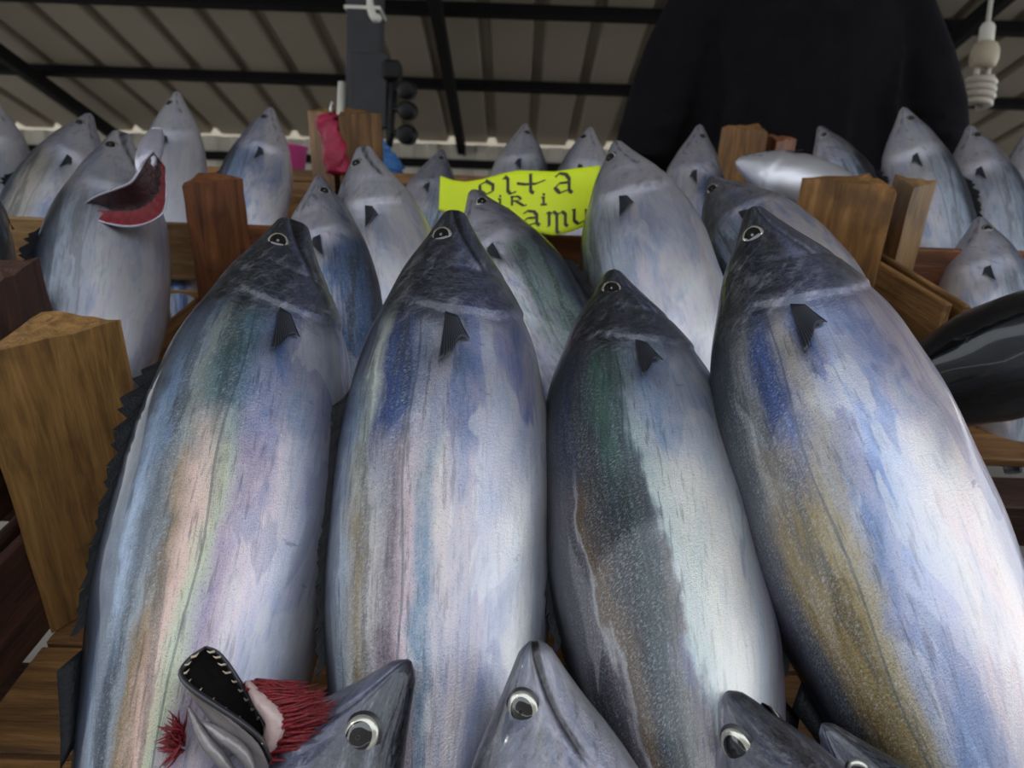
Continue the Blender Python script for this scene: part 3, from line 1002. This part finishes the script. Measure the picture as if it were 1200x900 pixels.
def open_jaw():
    r = E_FISH
    # rim of the lower jaw, as a leaf: left lip, right lip, and the keel underneath
    lipL = [pix(*p) for p in ((241, 758, .372), (222, 772, .366), (212, 790, .360), (226, 808, .355), (252, 826, .352), (282, 846, .350), (306, 866, .350), (318, 890, .352))]
    lipR = [pix(*p) for p in ((241, 758, .372), (254, 764, .374), (266, 778, .376), (277, 795, .377), (288, 812, .377), (299, 832, .376), (309, 850, .374), (318, 872, .370))]
    keel = [pix(*p) for p in ((240, 758, .373), (218, 778, .372), (209, 800, .372), (213, 835, .372), (222, 862, .372), (236, 895, .372), (262, 935, .372), (292, 965, .372))]
    nu, nv = 22, 13
    ext, inn = [], []
    for i in range(nu):
        k = i / (nu - 1)
        a, b, c = lerp_poly(lipL, k), lerp_poly(lipR, k), lerp_poly(keel, k)
        for j in range(nv):
            q = j / (nv - 1)
            # left lip -> keel -> right lip
            p = a * (1 - q) ** 2 + c * 2 * q * (1 - q) + b * q ** 2
            ext.append(p)
            inn.append(p.lerp((a + b) / 2, .30 * math.sin(math.pi * q)) - F0 * .0004)
    jw = part(r, 'lower_jaw', (ext, grid_faces(nu, nv)), 'jaw')
    jw.modifiers.new('thick', 'SOLIDIFY').thickness = .0002
    jw['label'] = 'grey lower jaw pulled down'
    part(r, 'mouth_lining', (inn, grid_faces(nu, nv)), 'mouth', jw)
    for lip in (lipL, lipR):
        lp = [lerp_poly(lip, i / 24) for i in range(25)]
        part(r, 'lip', tube(lp, [.0006 + .0010 * math.sin(math.pi * i / 24) for i in range(25)], 8), 'socket', jw)
    for lip, oth in ((lipL, lipR), (lipR, lipL)):
        for k in (.12, .20, .28, .36, .45, .54, .62, .70, .78, .88):
            b = lerp_poly(lip, k)
            d = (lerp_poly(oth, k) - b).normalized()
            ln = rnd.uniform(.0034, .0052)
            part(r, 'tooth', tube([b - F0 * .0008, b + d * ln * .6 - F0 * .001, b + d * ln + UC * ln * .35 - F0 * .001], [.0007, .0005, .0001], 6), 'tooth', jw)
    # underside folds of the throat
    for pts in (((236, 845, .362), (262, 862, .357), (285, 882, .353), (300, 910, .353)), ((222, 830, .364), (240, 866, .360), (262, 893, .357), (280, 920, .357))):
        part(r, 'throat_fold', tube([lerp_poly([pix(*p) for p in pts], i / 10) for i in range(11)], [.0008 + .0026 * math.sin(math.pi * i / 10) for i in range(11)], 8), 'jaw', jw)
    # gill arch bone and the red fringe
    arch = [pix(*p) for p in ((290, 800, .372), (306, 822, .364), (322, 842, .360), (320, 862, .360), (306, 886, .362), (296, 912, .366))]
    ar = part(r, 'gill_arch', tube([lerp_poly(arch, i / 20) for i in range(21)], [.0016 + .0034 * math.sin(math.pi * min(1, i / 19)) for i in range(21)], 10), 'gill_bone')
    b_, t_ = [], []
    rim = [pix(*p) for p in ((340, 803, .372), (362, 806, .368), (378, 814, .366), (390, 826, .366), (388, 842, .366), (372, 868, .366), (350, 890, .366), (325, 905, .368))]
    for i in range(230):
        k = rnd.random()
        b = lerp_poly(arch, k) + F0 * rnd.uniform(-.003, .006) + RC * rnd.uniform(-.002, .004)
        t = lerp_poly(rim, k + rnd.uniform(-.06, .06))
        t = b + (t - b) * rnd.uniform(.72, 1.10) + F0 * rnd.uniform(-.006, .006)
        b_.append(b)
        t_.append(t)
    gf = part(r, 'gill_filaments', blades(b_, t_, .0011), 'gill')
    gf['label'] = 'red gill fringe'
    b_, t_ = [], []
    for i in range(60):
        a = rnd.uniform(1.1, 4.2)
        b = pix(212 + rnd.uniform(-4, 4), 868 + rnd.uniform(-14, 14), .375 + rnd.uniform(-.003, .003))
        ln = rnd.uniform(.006, .014)
        b_.append(b)
        t_.append(b + (RC * math.cos(a) + UC * math.sin(a) - F0 * rnd.uniform(-.2, .6)) * ln)
    part(r, 'gill_tuft', blades(b_, t_, .0008), 'gill')


def flared_gill():
    r = I_FISH
    up = [pix(*p) for p in ((90, 246, .775), (112, 231, .762), (136, 222, .756), (154, 214, .755), (164, 200, .757), (171, 188, .764), (180, 178, .772))]
    lo = [pix(*p) for p in ((90, 246, .775), (108, 255, .762), (132, 263, .756), (158, 265, .755), (182, 257, .757), (194, 240, .764), (194, 196, .772))]
    nu, nv = 40, 12

    def sheet(q0, q1, lift, ripple):
        vs = []
        for i in range(nu):
            k = i / (nu - 1)
            a, b = lerp_poly(up, k), lerp_poly(lo, k)
            for j in range(nv):
                q = q0 + (q1 - q0) * j / (nv - 1)
                h = lift * math.sin(math.pi * min(.98, q)) * math.sin(math.pi * k) ** .6
                vs.append(a.lerp(b, q) + F0 * (h + ripple * math.sin(i * 2.3 + j * .4)))
        return vs, grid_faces(nu, nv)
    g = part(r, 'gill_chamber', sheet(0, 1.0, .022, .0005), 'gill_dark')
    g['label'] = 'open dark red gill chamber'
    part(r, 'gill_filaments', sheet(.56, .99, .010, .0022), 'gill')
    n = 30
    part(r, 'gill_cover_edge', tube([lerp_poly(lo, i / n) for i in range(n + 1)], [.0004 + .0009 * math.sin(math.pi * i / n) for i in range(n + 1)], 8), 'jawpale')
    part(r, 'cheek_edge', tube([lerp_poly(up, i / n) - F0 * .001 for i in range(n + 1)], [.0004 + .0010 * math.sin(math.pi * i / n) for i in range(n + 1)], 8), 'jawpale')
    # lifted chin
    ch = [pix(*p) for p in ((184, 151, .800), (180, 162, .790), (176, 176, .782), (172, 192, .776), (170, 206, .775))]
    vs = []
    for i in range(14):
        k = i / 13
        c = lerp_poly(ch, k)
        w_ = .0025 + .0105 * math.sin(math.pi * (.10 + k * .75))
        for j in range(14):
            q = 2 * math.pi * j / 14
            vs.append(c + RC * math.cos(q) * w_ + (F0 * math.sin(q)) * w_ * .8)
    part(r, 'lower_jaw', (vs, grid_faces(14, 14, True) + [tuple(range(14))]), 'jawpale')


open_jaw()
flared_gill()

# ================================================================== SIGN
def build_sign():
    top = [(516, 206), (530, 211), (545, 213), (565, 210), (590, 203), (607, 199.5), (625, 200), (650, 201), (675, 197), (704, 194)]
    bot = [(514, 246), (530, 250), (548, 254), (566, 258), (590, 263), (607, 267), (625, 271), (650, 276), (668, 272), (690, 264)]

    def zz(px, py):
        return .895 + .010 * math.sin((px - 516) / 30.0) - (py - 195) * .00028 + (px - 600) * .0001

    def on(px, py, lift=0.0):
        return pix(px, py, zz(px, py) - lift)
    nu, nv = 40, 12
    vs = []
    for i in range(nu):
        k = i / (nu - 1) * (len(top) - 1)
        a = min(int(k), len(top) - 2)
        f = k - a
        for j in range(nv):
            q = j / (nv - 1)
            tx, ty = top[a][0] + (top[a + 1][0] - top[a][0]) * f, top[a][1] + (top[a + 1][1] - top[a][1]) * f
            bx, by = bot[a][0] + (bot[a + 1][0] - bot[a][0]) * f, bot[a][1] + (bot[a + 1][1] - bot[a][1]) * f
            vs.append(on(tx + (bx - tx) * q, ty + (by - ty) * q))
    root = empty('price_sign', on(610, 270))
    tag(root, 'fluorescent yellow paper sign with black lettering among the fish', 'sign')
    pp = part(root, 'paper', (vs, grid_faces(nu, nv)), 'sign')
    pp.modifiers.new('thick', 'SOLIDIFY').thickness = .0004
    G = {
        'o': [[(.55, 1), (.12, .72), (.12, .28), (.45, 0), (.88, .28), (.88, .72), (.45, 1.02)]],
        'l': [[(.20, 1.35), (.42, 1.15), (.42, .18), (.62, .02), (1.0, .18)], [(.05, 1.15), (.42, 1.3)]],
        't': [[(.42, 1.25), (.42, .1), (.6, -.02)], [(-.35, .62), (.1, .56), (.7, .60), (1.25, .85)]],
        'a': [[(.12, .80), (.35, 1.0), (.70, .95), (.86, .72), (.86, .15), (1.02, .0)], [(.86, .55), (.35, .50), (.10, .25), (.36, .0), (.86, .18)]],
        'I': [[(.5, .72), (.5, .0)], [(.25, .0), (.78, .0)], [(.42, 1.05), (.62, 1.0)], [(.3, .7), (.62, .72)]],
        'R': [[(.12, .0), (.12, 1.0)], [(.0, .95), (.55, 1.0), (.78, .75), (.55, .52), (.14, .5)], [(.40, .5), (.95, .02), (1.2, .08)]],
        'p': [[(.15, 1.0), (.15, -.5)], [(.0, .85), (.6, 1.0), (.88, .7), (.88, .3), (.5, 0), (.15, .15)]],
        'm': [[(.0, .85), (.14, 1.0), (.14, .05), (.05, -.05)], [(.16, .82), (.36, 1.0), (.50, .82), (.50, -.35), (.6, -.5)], [(.52, .82), (.76, 1.0), (.90, .82), (.90, .12), (1.02, .0)]],
        'u': [[(.0, .92), (.14, 1.0), (.14, .2), (.36, .0), (.80, .25)], [(.72, .92), (.82, 1.0), (.82, .15), (1.0, .0)]],
    }
    lay = [('o', 560, 580, 228, 212, 2.9), ('l', 588, 605, 227, 212, 2.9), ('t', 613, 634, 226, 208, 2.9), ('a', 648, 670, 226, 203, 2.9),
           ('I', 580, 592, 241, 230, 2.0), ('R', 598, 614, 241, 230, 2.0), ('I', 630, 644, 239.5, 228, 2.2),
           ('p', 556, 570, 258, 246, 2.6), ('a', 573, 588, 261, 247, 2.6), ('l', 592, 602, 263, 249, 2.6), ('a', 611, 632, 264, 247, 2.8),
           ('m', 640, 665, 265, 248, 2.8), ('u', 670, 691, 262, 245, 2.8), ('t', 692, 702, 258, 243, 2.4)]
    na = math.radians(38)
    for ch, x0, x1, yb, yt, pen in lay:
        V, Fc = [], []
        for st in G[ch]:
            # resample
            P = []
            for a, b in zip(st[:-1], st[1:]):
                for k in range(6):
                    P.append((a[0] + (b[0] - a[0]) * k / 6, a[1] + (b[1] - a[1]) * k / 6))
            P.append(st[-1])
            Q = [(x0 + (x1 - x0) * p[0], yb + (yt - yb) * p[1]) for p in P]
            o = len(V)
            for i, q in enumerate(Q):
                a, b = Q[max(0, i - 1)], Q[min(len(Q) - 1, i + 1)]
                dx, dy = b[0] - a[0], b[1] - a[1]
                ln = math.hypot(dx, dy) + 1e-6
                nx, ny = -dy / ln, dx / ln
                wd = 1.25 * pen * max(.30, abs(nx * math.cos(na) - ny * math.sin(na))) * .62
                V += [on(q[0] - nx * wd, q[1] - ny * wd, .0009), on(q[0] + nx * wd, q[1] + ny * wd, .0009)]
            for i in range(len(Q) - 1):
                Fc.append((o + 2 * i, o + 2 * i + 1, o + 2 * i + 3, o + 2 * i + 2))
        part(root, 'letter', (V, Fc), 'ink', pp, False)


build_sign()

# ================================================================== BACK COUNTER AND WHAT STANDS THERE
def build_counter():
    p = pix(600, 208, 1.43)
    root = Vector((0, p.y + .06, 0))
    e = empty('back_counter', root)
    tag(e, 'narrow plank counter running behind the rearmost crates', 'counter')
    for k in range(2):
        y = p.y + .022 + k * .047
        board(e, root, 'plank', Vector((-1.5, y, p.z - .011)), Vector((1.6, y, p.z - .011)), (0, 1, 0), .022, .044, 'wood_a', 31 + k)
    board(e, root, 'front_rail', Vector((-1.5, p.y + .010, p.z - .047)), Vector((1.6, p.y + .010, p.z - .047)), (0, 0, 1), .018, .05, 'wood_a', 35)
    for x in (-1.35, -.45, .45, 1.45):
        board(e, root, 'leg', Vector((x, p.y + .05, 0)), Vector((x, p.y + .05, p.z - .024)), (0, 1, 0), .045, .05, 'wood_d', 36)
    return p


CT = build_counter()


def build_post():
    Z = 1.85
    p = pix(428, 100, Z)
    wd = .080
    x, y = p.x, p.y
    e = empty('support_post', (x, y, 0))
    tag(e, 'dark grey square post with white cable strapped to it', 'post')
    ztop = roof_pt(0, (EAVE.y - y) / math.cos(SL), -.06).z
    col = link('column', box_me(wd, wd, ztop, .004), 'pole', e, loc=(0, 0, ztop / 2))
    pa, pb = pix(430, 64, Z - .06), pix(430, 148, Z - .06)
    hgt = pa.z - pb.z
    link('junction_board', box_me(wd + .012, .03, hgt, .003), 'pole', e, loc=(pa.x - x + .006, -wd / 2 - .016, (pa.z + pb.z) / 2))
    zt = pix(420, 11, Z - .05).z
    link('cable_tie', box_me(wd + .008, wd + .008, .008, .001), 'white', e, loc=(0, 0, zt))
    c = [pix(432, -60, Z - .06), pix(433, -10, Z - .06), pix(435, 12, Z - .06), pix(440, 22, Z - .06), pix(444, 20, Z - .055)]
    part(e, 'white_cable', tube([lerp_poly(c, i / 12) for i in range(13)], .010, 10), 'white')
    c = [pix(401, 97, Z - .02), pix(399, 148, Z - .02), pix(399, 215, Z - .02)]
    part(e, 'white_conduit', tube([c[0], c[1], c[2]], .0105, 12), 'white')
    # black plug sockets on a bracket
    k = empty('plug_socket', pix(462, 170, Z - .03))
    tag(k, 'cluster of round black plug sockets hanging off the grey post', 'socket')
    br = [pix(456, 78, Z - .05), pix(459, 110, Z - .05), pix(458, 140, Z - .05), pix(456, 172, Z - .05)]
    part(k, 'bracket', tube([lerp_poly(br, i / 9) for i in range(10)], [.014, .017, .012, .013, .014, .011, .010, .010, .011, .008], 8), 'blackpl')
    bx = pix(460, 84, Z - .06)
    link('clamp', box_me(.042, .05, .045, .006), 'blackpl', k, loc=bx - k.location)
    for (qx, qy, rr) in ((477, 106, .022), (478, 130, .022), (477, 158, .0235)):
        c0 = pix(qx, qy, Z - .08)
        cap = []
        ax = (Vector((-.15, -1, -.1))).normalized()
        rad = [rr * .7, rr * .95, rr, rr, rr * .9, rr * .72, rr * .55, rr * .5]
        dep = [.030, .026, .018, -.004, -.008, -.010, -.004, .0]
        so = part(k, 'socket', tube([c0 - ax * (d_ - .01) * -1 for d_ in dep], rad, 18), 'blackpl')
        arm = [pix(457, qy - 4, Z - .05), c0 + Vector((0, .02, 0))]
        part(k, 'arm', tube([arm[0], arm[0].lerp(arm[1], .5), arm[1]], [.008, .007, .009], 8), 'blackpl')


build_post()


def crumple(center, axis_pts, radii, nu, nv, amp, seed):
    r = random.Random(seed)
    ph = [(r.uniform(2, 7), r.uniform(1, 5), r.uniform(0, 6)) for _ in range(5)]
    vs = []
    for i in range(nu):
        k = i / (nu - 1)
        c = lerp_poly(axis_pts, k)
        rr = lerp_poly([Vector((q, 0, 0)) for q in radii], k).x
        for j in range(nv):
            q = 2 * math.pi * j / nv
            m_ = 1 + amp * sum(math.sin(a * k * 6 + round(b) * q + c_) for a, b, c_ in ph) / 2.2
            vs.append(c + (RC * math.cos(q) + F0 * .6 * math.sin(q)) * rr * m_)
    return vs, grid_faces(nu, nv, True) + [tuple(range(nv))[::-1], tuple(range((nu - 1) * nv, nu * nv))]


def small_things():
    # magenta bag tied to a hook
    ax = [pix(*p) for p in ((388, 133, 1.225), (385, 142, 1.222), (389, 160, 1.22), (392, 180, 1.22), (394, 204, 1.22))]
    e = empty('plastic_bag', ax[-1])
    tag(e, 'crumpled magenta plastic bag hooked between two crate posts', 'bag')
    part(e, 'bag_body', crumple(None, ax, [.006, .021, .019, .016, .018, .020, .014], 26, 22, .20, 3), 'magenta')
    hk = [ax[0] - UC * .004, pix(387, 126, 1.225), pix(389, 119, 1.225), pix(391, 122, 1.225)]
    part(e, 'hook', tube(hk, .0018, 6), 'metal')
    # pink tub
    c = pix(346, 206, 1.50)
    vs, fs = [], []
    pr = [(.0, .000), (.022, .000), (.0255, .002), (.030, .046), (.0325, .048), (.0325, .051), (.029, .051), (.0245, .006), (0, .006)]
    n = 24
    for rr, h in pr:
        for j in range(n):
            q = 2 * math.pi * j / n
            vs.append(Vector((c.x, CT.y + .045, CT.z)) + Vector((rr * math.cos(q), rr * math.sin(q), h)))
    e = part_top('plastic_tub', vs, grid_faces(len(pr), n, True), 'pink')
    tag(e, 'small pink plastic tub on the counter behind the crates', 'tub')
    # blue bundle
    c = pix(455, 206, 1.50)
    b0 = Vector((c.x, CT.y + .045, CT.z + .001))
    pts = [b0, b0 + Vector((-.002, 0, .02)), b0 + Vector((-.006, 0, .045)), b0 + Vector((-.014, 0, .072))]
    vs, fs = crumple(None, pts, [.030, .034, .028, .016, .006], 20, 20, .16, 9)
    e = part_top('plastic_bundle', vs, fs, 'blue')
    tag(e, 'crumpled blue plastic bundle on the counter beside the grey post', 'bundle')


def part_top(name, vs, fs, mat):
    base = Vector((sum(v.x for v in vs) / len(vs), sum(v.y for v in vs) / len(vs), min(v.z for v in vs)))
    return link(name, mesh(name, [v - base for v in vs], fs), mat, loc=base)


small_things()


def build_bulb():
    Z = 1.75
    base = pix(1154, 60, Z)
    sc = Z / FPX            # metres per photo pixel there
    x, y = base.x, base.y

    def zc(py):
        return pix(1154, py, Z).z
    ztop = roof_pt(0, (EAVE.y - y) / math.cos(SL), -.06).z
    e = empty('hanging_bulb', (x, y, ztop))
    tag(e, 'unlit white spiral bulb hanging on a cord beside the person', 'lamp')
    part(e, 'cord', tube([Vector((x, y, ztop)), Vector((x + .003, y, (ztop + zc(30)) / 2)), Vector((x, y, zc(30)))], .0052, 8), 'white')

    def lathe(pr, n=24):
        vs = []
        for rr, py in pr:
            for j in range(n):
                q = 2 * math.pi * j / n
                vs.append(Vector((x + rr * sc * math.cos(q), y + rr * sc * math.sin(q), zc(py))))
        return vs, grid_faces(len(pr), n, True) + [tuple(range(n)), tuple(range((len(pr) - 1) * n, len(pr) * n))]
    part(e, 'socket', lathe([(3, 27), (6, 29), (8, 33), (8.3, 48), (8, 50)]), 'white')
    part(e, 'ballast', lathe([(8, 49.5), (12, 52), (15, 58), (15.5, 66), (15, 71), (13, 77), (11, 79)]), 'bulbbase')
    for dx in (-7, 6):
        part(e, 'tube_leg', tube([Vector((x + dx * sc, y, zc(76))), Vector((x + dx * sc, y, zc(90)))], 3.6 * sc, 10), 'bulb')
    pts = []
    n = 120
    for i in range(n + 1):
        k = i / n
        q = 2 * math.pi * 4.2 * k
        rr = (13.0 - 3.0 * max(0, k - .75) * 4 * .9) * sc
        pts.append(Vector((x + rr * math.cos(q), y + rr * math.sin(q), zc(89 + 33 * k))))
    part(e, 'spiral_tube', tube(pts, 4.1 * sc, 10), 'bulb')


build_bulb()

# ================================================================== PERSON
def loft(rings, n=28):
    """rings: (centre, rx, ry) horizontal ellipses"""
    vs = []
    for c, rx, ry in rings:
        for j in range(n):
            q = 2 * math.pi * j / n
            vs.append(Vector(c) + Vector((rx * math.cos(q), ry * math.sin(q), 0)))
    return vs, grid_faces(len(rings), n, True) + [tuple(range(n))[::-1], tuple(range((len(rings) - 1) * n, len(rings) * n))]


def build_person():
    p = pix(920, 195, 1.66)
    ox, oy = p.x, p.y
    dk = empty('duckboard', (ox, oy, 0))
    tag(dk, 'low slatted duckboard under the boots of the person in black', 'duckboard')
    for k in range(6):
        link('slat', box_me(.9, .085, .022, .003), 'wood_d', dk, loc=(0, -.10 + k * .09, .109))
    for sx in (-.38, .38):
        link('runner', box_me(.06, .53, .098, .003), 'wood_d', dk, loc=(sx, .125, .049))
    G = .1205
    e = empty('person', (ox, oy, G))
    tag(e, 'person in a black long-sleeved sweater standing with back turned, elbows out', 'person')

    def sk(name, shapes, mat, voxel, smooth=6, parent=e):
        v, f = join(*shapes)
        me = mesh(name, v, f)
        o = link(name, me, mat, parent)
        rm = o.modifiers.new('remesh', 'REMESH')
        rm.mode, rm.voxel_size, rm.use_smooth_shade = 'VOXEL', voxel, True
        sm = o.modifiers.new('smooth', 'SMOOTH')
        sm.iterations, sm.factor = smooth, .5
        return o
    H = 1.80
    # --- body: head, neck, trunk core, limbs, hands
    sh = []
    sh.append(ball((0, .02, 1.665), .078, .098, .118))
    sh.append(ball((0, .055, 1.60), .055, .055, .062))
    sh.append(tube([(0, -.01, 1.42), (0, 0, 1.50), (0, .02, 1.60)], [.075, .060, .056], 16))
    sh.append(ball((0, .120, 1.655), .013, .018, .024))
    for sx in (-1, 1):
        sh.append(ball((sx * .080, .015, 1.655), .012, .020, .032, 8, 10))
    sh.append(loft([((0, .0, .86), .15, .10), ((0, .0, 1.0), .15, .10), ((0, 0, 1.2), .165, .10), ((0, 0, 1.36), .17, .10), ((0, 0, 1.44), .12, .08)]))
    hands = []
    for sx in (-1, 1):
        shd, elb, wri = Vector((sx * .195, -.005, 1.385)), Vector((sx * .315, -.045, 1.105)), Vector((sx * .165, .215, 1.02))
        sh.append(tube([Vector((sx * .11, 0, 1.40)), shd, shd.lerp(elb, .5), elb, elb.lerp(wri, .4), wri], [.06, .056, .047, .040, .038, .026], 14))
        sh.append(tube([(sx * .085, 0, .90), (sx * .095, .01, .70), (sx * .10, .012, .48), (sx * .105, 0, .28), (sx * .11, -.01, .09)], [.085, .075, .055, .050, .036], 16))
        sh.append(tube([(sx * .11, -.03, .045), (sx * .115, .08, .035), (sx * .12, .16, .028)], [.036, .036, .026], 12))
        d = (Vector((sx * .07, .32, .99)) - wri).normalized()
        side = Vector((0, 0, 1)).cross(d).normalized() * -sx       # towards the thumb
        nrm = d.cross(side).normalized()
        if nrm.z < 0:
            nrm = -nrm
        palm = wri + d * .045
        sh.append(tube([wri, wri + d * .03, wri + d * .06, wri + d * .088], [.024, .030, .034, .030], 12))
        for k, ln in enumerate((.068, .078, .072, .056)):
            b = wri + d * .082 + side * (.027 - .018 * k)
            m1 = b + d * ln * .45 - nrm * .006
            m2 = b + d * ln * .75 - nrm * .022
            m3 = b + d * ln * .85 - nrm * .042
            sh.append(tube([b - d * .02, b, m1, m2, m3], [.0095, .0092, .0088, .008, .0065], 8))
        tb = wri + d * .030 + side * .022
        sh.append(tube([tb - side * .012, tb + side * .014 + d * .018, tb + side * .020 + d * .042 - nrm * .01, tb + side * .016 + d * .060 - nrm * .018], [.012, .0115, .0095, .007], 8))
    sk('body', sh, 'flesh', .0065, 3)
    for sx in (-1, 1):
        ey = link('eye', mesh('eye', *ball((sx * .030, .108, 1.672), .012, .009, .009, 8, 12)), 'white', e)
        link('pupil', mesh('pupil', *ball((sx * .030, .1155, 1.672), .005, .003, .005, 6, 10)), 'pupil', ey)
    link('mouth', mesh('mouth', *tube([(-.024, .098, 1.602), (0, .110, 1.600), (.024, .098, 1.602)], [.002, .006, .002], 8)), 'gill_bone', e)
    # hair cap
    hv, hf = ball((0, .008, 1.690), .085, .104, .104, 18, 26)
    keep = [i for i, v in enumerate(hv) if (v.z > 1.675 + .9 * max(0, v.y - .02) - .55 * max(0, -v.y - .0))]
    ks = set(keep)
    hf = [f for f in hf if all(i in ks for i in f)]
    ho = link('hair', mesh('hair', hv, hf), 'hair', e)
    ho.modifiers.new('thick', 'SOLIDIFY').thickness = .008
    # --- sweater
    sw = [loft([((0, 0, .84), .185, .130), ((0, 0, .90), .205, .138), ((0, 0, 1.0), .250, .140), ((0, -.005, 1.12), .265, .142), ((0, -.012, 1.25), .238, .142),
                ((0, -.010, 1.34), .245, .135), ((0, -.004, 1.43), .215, .118), ((0, 0, 1.455), .115, .090), ((0, .004, 1.485), .075, .072)])]
    for sx in (-1, 1):
        shd, elb, wri = Vector((sx * .225, -.005, 1.385)), Vector((sx * .325, -.048, 1.105)), Vector((sx * .175, .20, 1.025))
        sw.append(tube([Vector((sx * .10, 0, 1.38)), shd, shd.lerp(elb, .35), shd.lerp(elb, .7), elb, elb.lerp(wri, .35), elb.lerp(wri, .7), wri],
                       [.085, .084, .078, .073, .066, .060, .052, .043], 18))
        # sleeve and back folds
        for k in range(4):
            a = shd.lerp(elb, .45 + k * .14)
            sw.append(tube([a + Vector((-sx * .07, -.045, .012)), a + Vector((-sx * .01, -.066, -.012)), a + Vector((sx * .05, -.045, -.030))], [.006, .013, .006], 8))
        sw.append(tube([(sx * .19, -.105, 1.30), (sx * .165, -.128, 1.18), (sx * .185, -.122, 1.05), (sx * .17, -.118, .93)], [.006, .015, .015, .008], 8))
    sw.append(tube([(-.06, -.135, 1.36), (-.03, -.145, 1.2), (-.05, -.136, 1.0)], [.004, .012, .006], 8))
    sw.append(tube([(.10, -.132, 1.30), (.06, -.145, 1.15), (.08, -.136, .95)], [.004, .012, .006], 8))
    sk('sweater', sw, 'sweater', .010, 5)
    # --- trousers and boots
    tr = [loft([((0, 0, .70), .17, .12), ((0, 0, .80), .185, .130), ((0, 0, .90), .178, .125)])]
    for sx in (-1, 1):
        tr.append(tube([(sx * .085, 0, .84), (sx * .095, .01, .66), (sx * .102, .014, .46), (sx * .107, 0, .27), (sx * .11, -.008, .12)], [.10, .092, .076, .070, .062], 18))
    sk('trousers', tr, 'trousers', .011, 5)
    for sx in (-1, 1):
        b = [tube([(sx * .11, -.012, .20), (sx * .11, -.015, .10), (sx * .11, -.018, .045)], [.062, .056, .052], 16),
             tube([(sx * .11, -.045, .040), (sx * .113, .04, .044), (sx * .117, .13, .036), (sx * .12, .19, .030)], [.038, .048, .046, .026], 14)]
        v, f = join(*b)
        v = [Vector((q.x, q.y, max(q.z, .0005))) for q in v]
        link('boot', mesh('boot', v, f), 'shoe', e)
    return e


build_person()
